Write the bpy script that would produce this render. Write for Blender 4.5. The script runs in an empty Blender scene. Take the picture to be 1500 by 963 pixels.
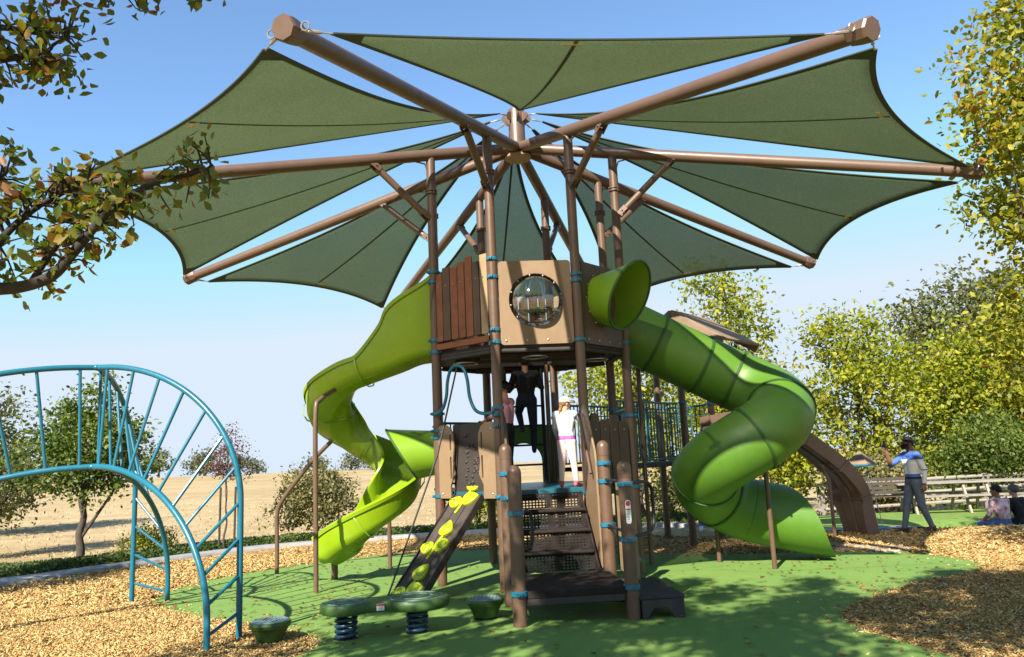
import bpy, bmesh, math, random
import numpy as np
from mathutils import Vector, Matrix
from mathutils.geometry import tessellate_polygon

C = bpy.context.scene
COL = C.collection
R = math.radians

# ------------------------------------------------------------------ camera
cam_d = bpy.data.cameras.new('camera')
cam = bpy.data.objects.new('camera', cam_d)
COL.objects.link(cam)
cam_d.sensor_width = 36.0
cam_d.lens = 27.13
cam_d.clip_start = 0.05
cam_d.clip_end = 4000
PITCH, ROLL = R(9.388), R(2.582)
fw = Vector((0, math.cos(PITCH), math.sin(PITCH)))
up0 = Vector((0, -math.sin(PITCH), math.cos(PITCH)))
rt0 = Vector((1, 0, 0))
rt = rt0 * math.cos(ROLL) - up0 * math.sin(ROLL)
up = up0 * math.cos(ROLL) + rt0 * math.sin(ROLL)
cam.matrix_world = Matrix(((rt.x, up.x, -fw.x, 0), (rt.y, up.y, -fw.y, 0), (rt.z, up.z, -fw.z, 1.698), (0, 0, 0, 1)))
C.camera = cam

# ------------------------------------------------------------------ light
SUN_AZ, SUN_EL = R(206), R(38)          # azimuth clockwise from +Y
sdir = Vector((math.sin(SUN_AZ) * math.cos(SUN_EL), math.cos(SUN_AZ) * math.cos(SUN_EL), math.sin(SUN_EL)))
world = bpy.data.worlds.new('World')
C.world = world
world.use_nodes = True
wn = world.node_tree
for n in list(wn.nodes): wn.nodes.remove(n)
wo = wn.nodes.new('ShaderNodeOutputWorld'); wb = wn.nodes.new('ShaderNodeBackground')
sky = wn.nodes.new('ShaderNodeTexSky'); sky.sky_type = 'NISHITA'
sky.sun_disc = False
sky.sun_elevation = SUN_EL
sky.sun_rotation = SUN_AZ
sky.altitude = 60; sky.air_density = 1.0; sky.dust_density = 0.25; sky.ozone_density = 3.0
wb.inputs['Strength'].default_value = 0.092
lim_ = wn.nodes.new('ShaderNodeMixRGB'); lim_.blend_type = 'DARKEN'; lim_.inputs[0].default_value = 1.0
lim_.inputs[2].default_value = (3.0, 3.5, 4.1, 1)      # pale autumn horizon instead of a burnt-out one
tin_ = wn.nodes.new('ShaderNodeMixRGB'); tin_.blend_type = 'MULTIPLY'; tin_.inputs[0].default_value = 1.0
tin_.inputs[2].default_value = (.98, 1.08, 1.10, 1)      # slightly less violet zenith
wn.links.new(sky.outputs[0], tin_.inputs[1]); wn.links.new(tin_.outputs[0], lim_.inputs[1]); wn.links.new(lim_.outputs[0], wb.inputs[0]); wn.links.new(wb.outputs[0], wo.inputs[0])
sd = bpy.data.lights.new('sun', 'SUN'); sd.energy = 5.0; sd.angle = R(0.53); sd.color = (1.0, 0.92, 0.80)
sun = bpy.data.objects.new('sun', sd); COL.objects.link(sun)
sun.rotation_euler = (-sdir).to_track_quat('-Z', 'Y').to_euler()
sun.location = (-8, -14, 16)
C.view_settings.view_transform = 'Standard'
C.view_settings.look = 'None'
C.view_settings.gamma = 1
C.view_settings.exposure = 1.4
C.view_settings.use_curve_mapping = False
C.render.engine = 'CYCLES'
C.cycles.max_bounces = 8
C.cycles.transparent_max_bounces = 16

# ------------------------------------------------------------------ mesh helpers
def nrm(v):
    v = np.asarray(v, float); l = np.linalg.norm(v)
    return v / l if l > 1e-9 else v

class MB:
    """collects shapes; built as one mesh object"""
    def __init__(s): s.v = []; s.f = []; s.m = []
    def add(s, v, f, m=0):
        o = len(s.v); s.v.extend([tuple(map(float, p)) for p in v])
        for q in f: s.f.append(tuple(o + i for i in q)); s.m.append(m)
        return s
    def box(s, c, size, ax=None, m=0):
        c = np.asarray(c, float); h = np.asarray(size, float) / 2
        A = np.eye(3) if ax is None else np.array([nrm(a) for a in ax])
        P = [c + A[0] * h[0] * i + A[1] * h[1] * j + A[2] * h[2] * k for i in (-1, 1) for j in (-1, 1) for k in (-1, 1)]
        return s.add(P, [(0, 1, 3, 2), (4, 6, 7, 5), (0, 4, 5, 1), (2, 3, 7, 6), (0, 2, 6, 4), (1, 5, 7, 3)], m)
    def tube(s, pts, r, n=10, m=0, cap=True, up=(0, 0, 1)):
        pts = [np.asarray(p, float) for p in pts]; k = len(pts)
        rr = [r] * k if np.isscalar(r) else list(r)
        V = []; prevN = None
        for i in range(k):
            T = nrm(pts[min(i + 1, k - 1)] - pts[max(i - 1, 0)])
            if prevN is None:
                u = np.asarray(up, float)
                if abs(T @ u) > .95: u = np.array([1., 0, 0])
                N = nrm(np.cross(np.cross(T, u), T))
            else:
                N = nrm(prevN - T * (prevN @ T))
            prevN = N; B = np.cross(T, N)
            for j in range(n):
                a = 2 * math.pi * j / n
                V.append(pts[i] + (N * math.cos(a) + B * math.sin(a)) * rr[i])
        F = []
        for i in range(k - 1):
            for j in range(n):
                a = i * n + j; b = i * n + (j + 1) % n
                F.append((a, b, b + n, a + n))
        if cap:
            F.append(tuple(range(n))[::-1]); F.append(tuple(range((k - 1) * n, k * n)))
        return s.add(V, F, m)
    def lathe(s, c, prof, n=24, m=0, ax=(0, 0, 1), cap=True):
        """prof: (radius, height along ax)"""
        c = np.asarray(c, float); A = nrm(ax)
        u = np.array([1., 0, 0]) if abs(A[0]) < .9 else np.array([0, 1., 0])
        X = nrm(np.cross(np.cross(A, u), A)); Y = np.cross(A, X)
        V = []
        for (r, h) in prof:
            for j in range(n):
                a = 2 * math.pi * j / n
                V.append(c + A * h + (X * math.cos(a) + Y * math.sin(a)) * max(r, 1e-4))
        F = []
        for i in range(len(prof) - 1):
            for j in range(n):
                a = i * n + j; b = i * n + (j + 1) % n
                F.append((a, b, b + n, a + n))
        if cap:
            F.append(tuple(range(n))[::-1]); F.append(tuple(range((len(prof) - 1) * n, len(prof) * n)))
        return s.add(V, F, m)
    def sphere(s, c, r, n=14, m=0):
        r = np.array([r, r, r], float) if np.isscalar(r) else np.asarray(r, float)
        c = np.asarray(c, float); k = max(6, n // 2); V = [c + (0, 0, -r[2])]
        for i in range(1, k):
            t = -math.pi / 2 + math.pi * i / k
            for j in range(n):
                a = 2 * math.pi * j / n
                V.append(c + r * np.array([math.cos(t) * math.cos(a), math.cos(t) * math.sin(a), math.sin(t)]))
        V.append(c + (0, 0, r[2])); F = []
        for j in range(n): F.append((0, 1 + (j + 1) % n, 1 + j))
        for i in range(k - 2):
            for j in range(n):
                a = 1 + i * n + j; b = 1 + i * n + (j + 1) % n
                F.append((a, b, b + n, a + n))
        e = len(V) - 1; o = 1 + (k - 2) * n
        for j in range(n): F.append((o + j, o + (j + 1) % n, e))
        return s.add(V, F, m)
    def prism(s, poly, o, X, Y, t, m=0, holes=()):
        """polygon (2D) in plane o,X,Y, extruded by t along X x Y"""
        o = np.asarray(o, float); X = nrm(X); Y = nrm(Y); Z = np.cross(X, Y)
        loops = [list(poly)] + [list(h) for h in holes]
        flat = [p for l in loops for p in l]
        tris = tessellate_polygon([[Vector((p[0], p[1], 0)) for p in l] for l in loops])
        k = len(flat)
        V = [o + X * p[0] + Y * p[1] for p in flat] + [o + X * p[0] + Y * p[1] + Z * t for p in flat]
        F = []
        for a, b, c in tris:
            pa, pb, pc = flat[a], flat[b], flat[c]
            ar = (pb[0] - pa[0]) * (pc[1] - pa[1]) - (pb[1] - pa[1]) * (pc[0] - pa[0])
            if ar < 0: a, c = c, a
            F.append((a + k, b + k, c + k)); F.append((c, b, a))
        st = 0
        for l in loops:
            q = len(l); ar = sum(l[i][0] * l[(i + 1) % q][1] - l[(i + 1) % q][0] * l[i][1] for i in range(q))
            outer = l is loops[0]
            for i in range(q):
                a = st + i; b = st + (i + 1) % q
                if (ar > 0) == outer: F.append((a, b, b + k, a + k))
                else: F.append((b, a, a + k, b + k))
            st += q
        return s.add(V, F, m)
    def sweep(s, P, secs, m=0, up=(0, 0, 1), cap=True, closed=True):
        """secs: list of section point lists (side, normal); the same count at every path point"""
        P = [np.asarray(p, float) for p in P]; k = len(P); n = len(secs[0]); V = []
        u = np.asarray(up, float)
        for i in range(k):
            T = nrm(P[min(i + 1, k - 1)] - P[max(i - 1, 0)])
            S = nrm(np.cross(T, u)); N = np.cross(S, T)
            for a, b in secs[i]: V.append(P[i] + S * a + N * b)
        F = []
        for i in range(k - 1):
            for j in range(n if closed else n - 1):
                a = i * n + j; b = i * n + (j + 1) % n
                F.append((a, b, b + n, a + n))
        if cap and closed:
            F.append(tuple(range(n))[::-1]); F.append(tuple(range((k - 1) * n, k * n)))
        return s.add(V, F, m)

def link(name, me, mats, parent=None):
    o = bpy.data.objects.new(name, me); COL.objects.link(o)
    for m in (mats if isinstance(mats, (list, tuple)) else [mats]): me.materials.append(m)
    if parent is not None: setparent(o, parent)
    return o
ROOTM = {}
def setparent(o, p):
    o.parent = p
    if p.name in ROOTM: o.matrix_parent_inverse = ROOTM[p.name].inverted()
def build(name, mb, mats, parent=None, smooth=35, bevel=0, seg=2, fix=True):
    me = bpy.data.meshes.new(name)
    me.from_pydata(mb.v, [], mb.f); me.update()
    if any(mb.m): me.polygons.foreach_set('material_index', mb.m)
    if fix:
        bm = bmesh.new(); bm.from_mesh(me); bmesh.ops.recalc_face_normals(bm, faces=bm.faces); bm.to_mesh(me); bm.free()
    if smooth:
        me.polygons.foreach_set('use_smooth', [True] * len(me.polygons))
        me.set_sharp_from_angle(angle=R(smooth))
    o = link(name, me, mats, parent)
    if bevel:
        b = o.modifiers.new('bevel', 'BEVEL'); b.width = bevel; b.segments = seg; b.limit_method = 'ANGLE'; b.angle_limit = R(40)
        b.harden_normals = False
    return o
def tag(o, label=None, cat=None, group=None, kind=None):
    if label: o['label'] = label
    if cat: o['category'] = cat
    if group: o['group'] = group
    if kind: o['kind'] = kind
    return o
def thing(name, label, cat, loc=(0, 0, 0), rz=0, group=None):
    o = bpy.data.objects.new(name, None); COL.objects.link(o)
    o.empty_display_size = .2
    o.location = loc; o.rotation_euler = (0, 0, rz)
    ROOTM[o.name] = Matrix.Translation(loc) @ Matrix.Rotation(rz, 4, 'Z')
    return tag(o, label, cat, group)
def copy_tree(o, parent=None):
    c = o.copy(); COL.objects.link(c)
    if parent is not None: c.parent = parent; c.matrix_parent_inverse = o.matrix_parent_inverse.copy()
    for ch in list(o.children): copy_tree(ch, c)
    return c
def catmull(P, n=8, closed=False):
    P = [np.asarray(p, float) for p in P]; k = len(P); out = []
    for i in range(k if closed else k - 1):
        g = (lambda j: P[j % k]) if closed else (lambda j: P[min(max(j, 0), k - 1)])
        p0, p1, p2, p3 = g(i - 1), g(i), g(i + 1), g(i + 2)
        for t in np.arange(n) / n:
            out.append(.5 * (2 * p1 + (p2 - p0) * t + (2 * p0 - 5 * p1 + 4 * p2 - p3) * t * t + (3 * p1 - p0 - 3 * p2 + p3) * t ** 3))
    if not closed: out.append(P[-1])
    return out
def roundrect(w, h, r, n=5, cx=0, cy=0):
    out = []
    for (sx, sy, a0) in ((1, 1, 0), (-1, 1, 90), (-1, -1, 180), (1, -1, 270)):
        for i in range(n + 1):
            a = R(a0 + 90 * i / n)
            out.append((cx + sx * (w / 2 - r) + r * math.cos(a), cy + sy * (h / 2 - r) + r * math.sin(a)))
    return out
def circle(r, n=40, cx=0, cy=0): return [(cx + r * math.cos(2 * math.pi * i / n), cy + r * math.sin(2 * math.pi * i / n)) for i in range(n)]

# ------------------------------------------------------------------ materials
def newmat(name):
    m = bpy.data.materials.new(name); m.use_nodes = True
    nt = m.node_tree; b = nt.nodes['Principled BSDF']
    return m, nt, b
def N(nt, t, **kw):
    n = nt.nodes.new(t)
    for k, v in kw.items():
        if k in n.inputs: n.inputs[k].default_value = v
        else: setattr(n, k, v)
    return n
def noise(nt, scale, detail=4, rough=.55, vec=None, stretch=None):
    n = N(nt, 'ShaderNodeTexNoise', Scale=scale, Detail=detail, Roughness=rough)
    if vec is None:
        tc = N(nt, 'ShaderNodeNewGeometry'); vec = tc.outputs['Position']
    if stretch:
        mp = N(nt, 'ShaderNodeMapping'); mp.inputs['Scale'].default_value = stretch
        nt.links.new(vec, mp.inputs['Vector']); vec = mp.outputs['Vector']
    nt.links.new(vec, n.inputs['Vector'])
    return n
def ramp(nt, src, stops):
    r = N(nt, 'ShaderNodeValToRGB'); e = r.color_ramp.elements
    while len(e) < len(stops): e.new(.5)
    for q, (p, c) in zip(e, stops): q.position = p; q.color = (*c, 1)
    nt.links.new(src, r.inputs['Fac']); return r
def bump(nt, b, src, strength=.3, dist=.01):
    n = N(nt, 'ShaderNodeBump', Strength=strength, Distance=dist)
    nt.links.new(src, n.inputs['Height']); nt.links.new(n.outputs['Normal'], b.inputs['Normal']); return n
def paint(name, col, rough=.45, var=.25, scale=3., bumpy=.0, bscale=60, spec=.5, dirt=None):
    """solid paint or plastic with soft wear and speckle"""
    m, nt, b = newmat(name)
    n = noise(nt, scale, 6, .65)
    d = [c * (1 - var) for c in col]; l = [min(1, c * (1 + var * .6)) for c in col]
    stops = [(.3, d if dirt is None else dirt), (.5, col), (.72, l)]
    r = ramp(nt, n.outputs['Fac'], stops)
    nt.links.new(r.outputs['Color'], b.inputs['Base Color'])
    rr = N(nt, 'ShaderNodeMapRange'); rr.inputs['To Min'].default_value = max(.05, rough - .12); rr.inputs['To Max'].default_value = min(1, rough + .15)
    n2 = noise(nt, scale * 7, 3); nt.links.new(n2.outputs['Fac'], rr.inputs['Value']); nt.links.new(rr.outputs[0], b.inputs['Roughness'])
    b.inputs['Specular IOR Level'].default_value = spec
    if bumpy:
        n3 = noise(nt, bscale, 3); bump(nt, b, n3.outputs['Fac'], bumpy, .004)
    return m
M = {}
M['post'] = paint('post_brown', (.098, .057, .035), .42, .18, 2.5)
M['arm'] = paint('arm_tan', (.108, .065, .043), .4, .15, 1.5)
M['tan'] = paint('panel_tan', (.205, .135, .076), .5, .1, 2.2, .15, 160)
M['brownpanel'] = paint('panel_brown', (.085, .055, .038), .55, .2, 3, .15, 120)
M['darkpanel'] = paint('panel_black_brown', (.032, .024, .021), .6, .3, 4, .3, 90)
M['rust'] = paint('slat_rust', (.17, .055, .02), .6, .35, 5, .2, 80)
M['umber'] = paint('slat_umber', (.075, .042, .027), .6, .3, 5, .2, 80)
M['pale'] = paint('slat_pale', (.27, .19, .105), .6, .2, 5, .2, 80)
M['deck'] = paint('deck_coating', (.03, .026, .024), .7, .35, 8, .5, 60)
M['tread'] = paint('tread_coating', (.022, .017, .015), .85, .4, 6, .5, 50, .2)
M['teal'] = paint('clamp_teal', (.010, .12, .20), .35, .15, 6)
M['arch'] = paint('arch_blue', (.010, .115, .175), .3, .15, 2.5)
M['rail'] = paint('rail_teal', (.012, .09, .12), .35, .2, 4)
M['lime'] = paint('slide_lime', (.20, .315, .007), .28, .1, 1.3, .03, 30)
M['tubegreen'] = paint('tube_green', (.070, .165, .012), .48, .16, 1.1, .08, 40)
M['tubering'] = paint('tube_ring', (.03, .085, .012), .5, .2, 4)
M['horn'] = paint('horn_green', (.15, .275, .012), .35, .12, 1.6)
M['yellow'] = paint('hold_yellow', (.34, .41, .010), .4, .12, 5)
M['sun_yellow'] = paint('panel_yellow', (.48, .25, .02), .4, .1, 5)
M['steel'] = paint('steel', (.45, .44, .42), .35, .2, 20); M['steel'].node_tree.nodes['Principled BSDF'].inputs['Metallic'].default_value = .8
M['black'] = paint('black_rubber', (.012, .012, .013), .55, .3, 6)
M['hem'] = paint('hem_dark', (.030, .042, .026), .85, .2, 10)
M['cream'] = paint('tag_cream', (.45, .38, .22), .7, .15, 30)
M['pod'] = paint('pod_green', (.035, .085, .016), .5, .3, 9, .1, 70)
M['podtop'] = paint('pod_top', (.13, .20, .21), .6, .3, 40, .4, 110)
M['spring'] = paint('spring_blue', (.010, .040, .075), .35, .3, 8)
M['white'] = paint('sticker_white', (.75, .76, .76), .5, .04, 20)
M['red'] = paint('sticker_red', (.55, .03, .02), .5, .05, 20)
M['grey'] = paint('sticker_grey', (.30, .31, .32), .6, .05, 20)
M['bark'] = paint('bark', (.055, .042, .033), .9, .5, 14, .9, 26)
M['barksilhouette'] = paint('bark_silhouette', (.026, .021, .018), .9, .5, 14, .9, 26)  # same bark made darker: branch silhouettes put into the colour
M['barkgrey'] = paint('bark_grey', (.10, .085, .07), .9, .5, 14, .9, 26)
M['wood'] = paint('weathered_wood', (.30, .25, .19), .8, .3, 6, .4, 40)
M['palewood'] = paint('pale_rail_wood', (.22, .20, .17), .8, .2, 6, .4, 40)
M['benchwood'] = paint('bench_dark_wood', (.05, .038, .03), .8, .3, 6, .4, 40)
M['stake'] = paint('stake_wood', (.045, .035, .03), .85, .3, 6, .4, 40)
M['roofshingle'] = paint('roof_tan', (.20, .14, .09), .7, .2, 4, .4, 30)
M['roofdark'] = paint('roof_plum', (.055, .045, .075), .7, .2, 4, .4, 30)

def glassmat():
    m, nt, b = newmat('dome_acrylic')
    for n in list(nt.nodes):
        if n.type != 'OUTPUT_MATERIAL': nt.nodes.remove(n)
    out = nt.nodes[0]
    g = N(nt, 'ShaderNodeBsdfGlossy'); g.inputs['Roughness'].default_value = .04
    t = N(nt, 'ShaderNodeBsdfTransparent'); t.inputs['Color'].default_value = (.88, .91, .93, 1)
    mx = N(nt, 'ShaderNodeMixShader'); fr = N(nt, 'ShaderNodeLayerWeight'); fr.inputs['Blend'].default_value = .62
    nt.links.new(fr.outputs['Fresnel'], mx.inputs[0]); nt.links.new(t.outputs[0], mx.inputs[1]); nt.links.new(g.outputs[0], mx.inputs[2])
    nt.links.new(mx.outputs[0], out.inputs['Surface']); return m
M['dome'] = glassmat()

def fabric(name, col, tcol):
    """knitted shade cloth: fine weave, lets some sun through"""
    m, nt, b = newmat(name)
    out = [n for n in nt.nodes if n.type == 'OUTPUT_MATERIAL'][0]
    nz = noise(nt, 48, 5, .75); nz2 = noise(nt, .8, 3)
    r = ramp(nt, nz.outputs['Fac'], [(.32, [c * .6 for c in col]), (.5, col), (.7, [c * 1.35 for c in col])])
    mxc = N(nt, 'ShaderNodeMixRGB', blend_type='MULTIPLY'); mxc.inputs[0].default_value = .5
    r2 = ramp(nt, nz2.outputs['Fac'], [(.3, (.75, .78, .78)), (.7, (1, 1, 1))])
    nt.links.new(r.outputs['Color'], mxc.inputs[1]); nt.links.new(r2.outputs['Color'], mxc.inputs[2])
    nt.links.new(mxc.outputs[0], b.inputs['Base Color']); b.inputs['Roughness'].default_value = .9; b.inputs['Specular IOR Level'].default_value = .1
    tr = N(nt, 'ShaderNodeBsdfTranslucent')
    hs = N(nt, 'ShaderNodeMixRGB', blend_type='MULTIPLY'); hs.inputs[0].default_value = 1; hs.inputs[2].default_value = (*[t / max(c, 1e-3) for t, c in zip(tcol, col)], 1)
    nt.links.new(mxc.outputs[0], hs.inputs[1]); nt.links.new(hs.outputs[0], tr.inputs['Color'])
    mx = N(nt, 'ShaderNodeMixShader'); mx.inputs[0].default_value = .42
    nt.links.new(b.outputs[0], mx.inputs[1]); nt.links.new(tr.outputs[0], mx.inputs[2])
    # open knit: holes show the sky when seen face on, close up at a grazing angle
    tp = N(nt, 'ShaderNodeBsdfTransparent'); lw = N(nt, 'ShaderNodeLayerWeight'); lw.inputs['Blend'].default_value = .5
    mr = N(nt, 'ShaderNodeMapRange'); mr.inputs['From Min'].default_value = .25; mr.inputs['From Max'].default_value = .9; mr.inputs['To Min'].default_value = .36; mr.inputs['To Max'].default_value = .0
    nt.links.new(lw.outputs['Facing'], mr.inputs['Value'])
    mx3 = N(nt, 'ShaderNodeMixShader'); nt.links.new(mr.outputs[0], mx3.inputs[0]); nt.links.new(mx.outputs[0], mx3.inputs[1]); nt.links.new(tp.outputs[0], mx3.inputs[2])
    nt.links.new(mx3.outputs[0], out.inputs['Surface'])
    bump(nt, b, nz.outputs['Fac'], .25, .004)
    return m
M['sail'] = fabric('sail_green', (.105, .14, .095), (.175, .23, .11))

def leafmat(name, stops, trans=.35):
    m, nt, b = newmat(name)
    out = [n for n in nt.nodes if n.type == 'OUTPUT_MATERIAL'][0]
    g = N(nt, 'ShaderNodeNewGeometry'); nz = noise(nt, 1.1, 2)
    mx0 = N(nt, 'ShaderNodeMath', operation='MULTIPLY_ADD'); mx0.inputs[1].default_value = .62
    sub = N(nt, 'ShaderNodeMath', operation='MULTIPLY_ADD'); sub.inputs[1].default_value = .9; sub.inputs[2].default_value = -.25
    nt.links.new(nz.outputs['Fac'], sub.inputs[0])
    nt.links.new(g.outputs['Random Per Island'], mx0.inputs[0]); nt.links.new(sub.outputs[0], mx0.inputs[2])
    r = ramp(nt, mx0.outputs[0], stops)
    nt.links.new(r.outputs['Color'], b.inputs['Base Color']); b.inputs['Roughness'].default_value = .5; b.inputs['Specular IOR Level'].default_value = .35
    tr = N(nt, 'ShaderNodeBsdfTranslucent')
    bc = N(nt, 'ShaderNodeMixRGB', blend_type='MULTIPLY'); bc.inputs[0].default_value = 1; bc.inputs[2].default_value = (1.5, 1.6, .6, 1)
    nt.links.new(r.outputs['Color'], bc.inputs[1]); nt.links.new(bc.outputs[0], tr.inputs['Color'])
    mx = N(nt, 'ShaderNodeMixShader'); mx.inputs[0].default_value = trans
    nt.links.new(b.outputs[0], mx.inputs[1]); nt.links.new(tr.outputs[0], mx.inputs[2]); nt.links.new(mx.outputs[0], out.inputs['Surface'])
    return m
M['leaf_pear'] = leafmat('leaf_pear', [(0, (.035, .06, .012)), (.35, (.07, .11, .018)), (.6, (.17, .17, .022)), (.8, (.20, .085, .02)), (1, (.12, .03, .02))])
M['leaf_yellow'] = leafmat('leaf_yellow', [(0, (.045, .085, .008)), (.35, (.15, .19, .012)), (.75, (.30, .30, .020)), (1, (.30, .20, .03))])
M['leaf_right'] = leafmat('leaf_right', [(0, (.04, .075, .008)), (.3, (.13, .155, .012)), (.7, (.30, .28, .020)), (.9, (.29, .14, .03)), (1, (.24, .06, .03))])
M['leaf_green'] = leafmat('leaf_green', [(0, (.03, .06, .012)), (.5, (.085, .13, .022)), (1, (.19, .21, .04))])
M['leaf_olive'] = leafmat('leaf_olive', [(0, (.05, .065, .025)), (.5, (.11, .125, .045)), (1, (.22, .22, .09))])
M['leaf_shrub'] = leafmat('leaf_shrub', [(0, (.07, .075, .03)), (.5, (.16, .15, .06)), (1, (.30, .27, .12))], .25)
M['leaf_red'] = leafmat('leaf_red', [(0, (.05, .02, .02)), (.5, (.12, .05, .045)), (1, (.22, .13, .09))])
M['leaf_far'] = leafmat('leaf_far', [(0, (.05, .065, .04)), (.5, (.09, .105, .06)), (1, (.15, .15, .09))], .2)
M['leaf_cover'] = leafmat('leaf_cover', [(0, (.02, .045, .01)), (.5, (.05, .085, .018)), (1, (.12, .15, .03))], .25)

def ground_field():
    m, nt, b = newmat('dry_grass_field')
    a = noise(nt, .09, 5, .6); c = noise(nt, 9, 6, .75, stretch=(1, .35, 1)); d = noise(nt, .9, 5, .7)
    r = ramp(nt, c.outputs['Fac'], [(.2, (.30, .225, .12)), (.5, (.40, .31, .18)), (.8, (.47, .375, .235))])
    r2 = ramp(nt, a.outputs['Fac'], [(.35, (.78, .75, .68)), (.65, (1.0, 1.0, 1.0))])
    r3 = ramp(nt, d.outputs['Fac'], [(.33, (.68, .68, .6)), (.55, (1, 1, 1))])
    mx = N(nt, 'ShaderNodeMixRGB', blend_type='MULTIPLY'); mx.inputs[0].default_value = 1
    mx2 = N(nt, 'ShaderNodeMixRGB', blend_type='MULTIPLY'); mx2.inputs[0].default_value = .8
    nt.links.new(r.outputs[0], mx.inputs[1]); nt.links.new(r2.outputs[0], mx.inputs[2])
    nt.links.new(mx.outputs[0], mx2.inputs[1]); nt.links.new(r3.outputs[0], mx2.inputs[2])
    nt.links.new(mx2.outputs[0], b.inputs['Base Color']); b.inputs['Roughness'].default_value = .95; b.inputs['Specular IOR Level'].default_value = .1
    bump(nt, b, c.outputs['Fac'], .5, .05); return m
def ground_mulch():
    m, nt, b = newmat('wood_mulch')
    v = N(nt, 'ShaderNodeTexVoronoi', Scale=30, feature='F1', Randomness=1.0)
    g = N(nt, 'ShaderNodeNewGeometry'); mp = N(nt, 'ShaderNodeMapping'); mp.inputs['Scale'].default_value = (1, .55, 1); mp.inputs['Rotation'].default_value = (0, 0, .6)
    w = noise(nt, 14, 3); add = N(nt, 'ShaderNodeMixRGB', blend_type='ADD'); add.inputs[0].default_value = .12
    nt.links.new(g.outputs['Position'], add.inputs[1]); nt.links.new(w.outputs['Color'], add.inputs[2]); nt.links.new(add.outputs[0], mp.inputs['Vector']); nt.links.new(mp.outputs[0], v.inputs['Vector'])
    sep = N(nt, 'ShaderNodeSeparateColor'); nt.links.new(v.outputs['Color'], sep.inputs[0])
    r = ramp(nt, sep.outputs[0], [(0, (.10, .045, .015)), (.35, (.29, .165, .055)), (.7, (.43, .28, .105)), (1, (.58, .44, .21))])
    big = noise(nt, .7, 4); r2 = ramp(nt, big.outputs['Fac'], [(.35, (.72, .68, .62)), (.65, (1, 1, 1))])
    mx = N(nt, 'ShaderNodeMixRGB', blend_type='MULTIPLY'); mx.inputs[0].default_value = .8
    nt.links.new(r.outputs[0], mx.inputs[1]); nt.links.new(r2.outputs[0], mx.inputs[2])
    nt.links.new(mx.outputs[0], b.inputs['Base Color']); b.inputs['Roughness'].default_value = .9; b.inputs['Specular IOR Level'].default_value = .15
    bump(nt, b, v.outputs['Distance'], .8, .02); return m
def chipmat():
    m, nt, b = newmat('wood_chip')
    g = N(nt, 'ShaderNodeNewGeometry')
    r = ramp(nt, g.outputs['Random Per Island'], [(0, (.12, .055, .016)), (.25, (.32, .185, .058)), (.65, (.46, .31, .12)), (1, (.66, .52, .25))])
    nt.links.new(r.outputs[0], b.inputs['Base Color']); b.inputs['Roughness'].default_value = .85; b.inputs['Specular IOR Level'].default_value = .2
    return m
def ground_rubber():
    m, nt, b = newmat('green_rubber')
    a = noise(nt, 160, 3, .8); c = noise(nt, .8, 5, .6); d = noise(nt, 5, 6, .75)
    r = ramp(nt, a.outputs['Fac'], [(.3, (.095, .185, .040)), (.5, (.145, .255, .058)), (.68, (.22, .33, .10))])
    r2 = ramp(nt, c.outputs['Fac'], [(.3, (.80, .86, .80)), (.7, (1.04, 1.0, .95))])
    r3 = ramp(nt, d.outputs['Fac'], [(.36, (.84, .82, .76)), (.5, (1, 1, 1))])
    mx = N(nt, 'ShaderNodeMixRGB', blend_type='MULTIPLY'); mx.inputs[0].default_value = .9
    mx2 = N(nt, 'ShaderNodeMixRGB', blend_type='MULTIPLY'); mx2.inputs[0].default_value = .7
    nt.links.new(r.outputs[0], mx.inputs[1]); nt.links.new(r2.outputs[0], mx.inputs[2]); nt.links.new(mx.outputs[0], mx2.inputs[1]); nt.links.new(r3.outputs[0], mx2.inputs[2])
    # black and pale granules, and the joints between pours
    gr = noise(nt, 300, 1, .5); rg = ramp(nt, gr.outputs['Fac'], [(.30, (.45, .45, .42)), (.36, (1, 1, 1)), (.66, (1, 1, 1)), (.72, (1.35, 1.3, 1.25))])
    vo = N(nt, 'ShaderNodeTexVoronoi', Scale=.33, feature='DISTANCE_TO_EDGE'); geo = N(nt, 'ShaderNodeNewGeometry'); nt.links.new(geo.outputs['Position'], vo.inputs['Vector'])
    rs = ramp(nt, vo.outputs['Distance'], [(.0, (.72, .74, .70)), (.006, (.80, .82, .78)), (.011, (1, 1, 1))])
    m3 = N(nt, 'ShaderNodeMixRGB', blend_type='MULTIPLY'); m3.inputs[0].default_value = .75; m4 = N(nt, 'ShaderNodeMixRGB', blend_type='MULTIPLY'); m4.inputs[0].default_value = .6
    nt.links.new(mx2.outputs[0], m3.inputs[1]); nt.links.new(rg.outputs[0], m3.inputs[2]); nt.links.new(m3.outputs[0], m4.inputs[1]); nt.links.new(rs.outputs[0], m4.inputs[2])
    nt.links.new(m4.outputs[0], b.inputs['Base Color']); b.inputs['Roughness'].default_value = .85; b.inputs['Specular IOR Level'].default_value = .25
    bump(nt, b, a.outputs['Fac'], .45, .008); return m
M['field'] = ground_field(); M['mulch'] = ground_mulch(); M['chip'] = chipmat(); M['rubber'] = ground_rubber()
M['concrete'] = paint('concrete', (.25, .25, .255), .85, .18, 4, .3, 60)
M['lawn'] = paint('lawn_green', (.12, .20, .03), .9, .4, 6, .8, 50)

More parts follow.
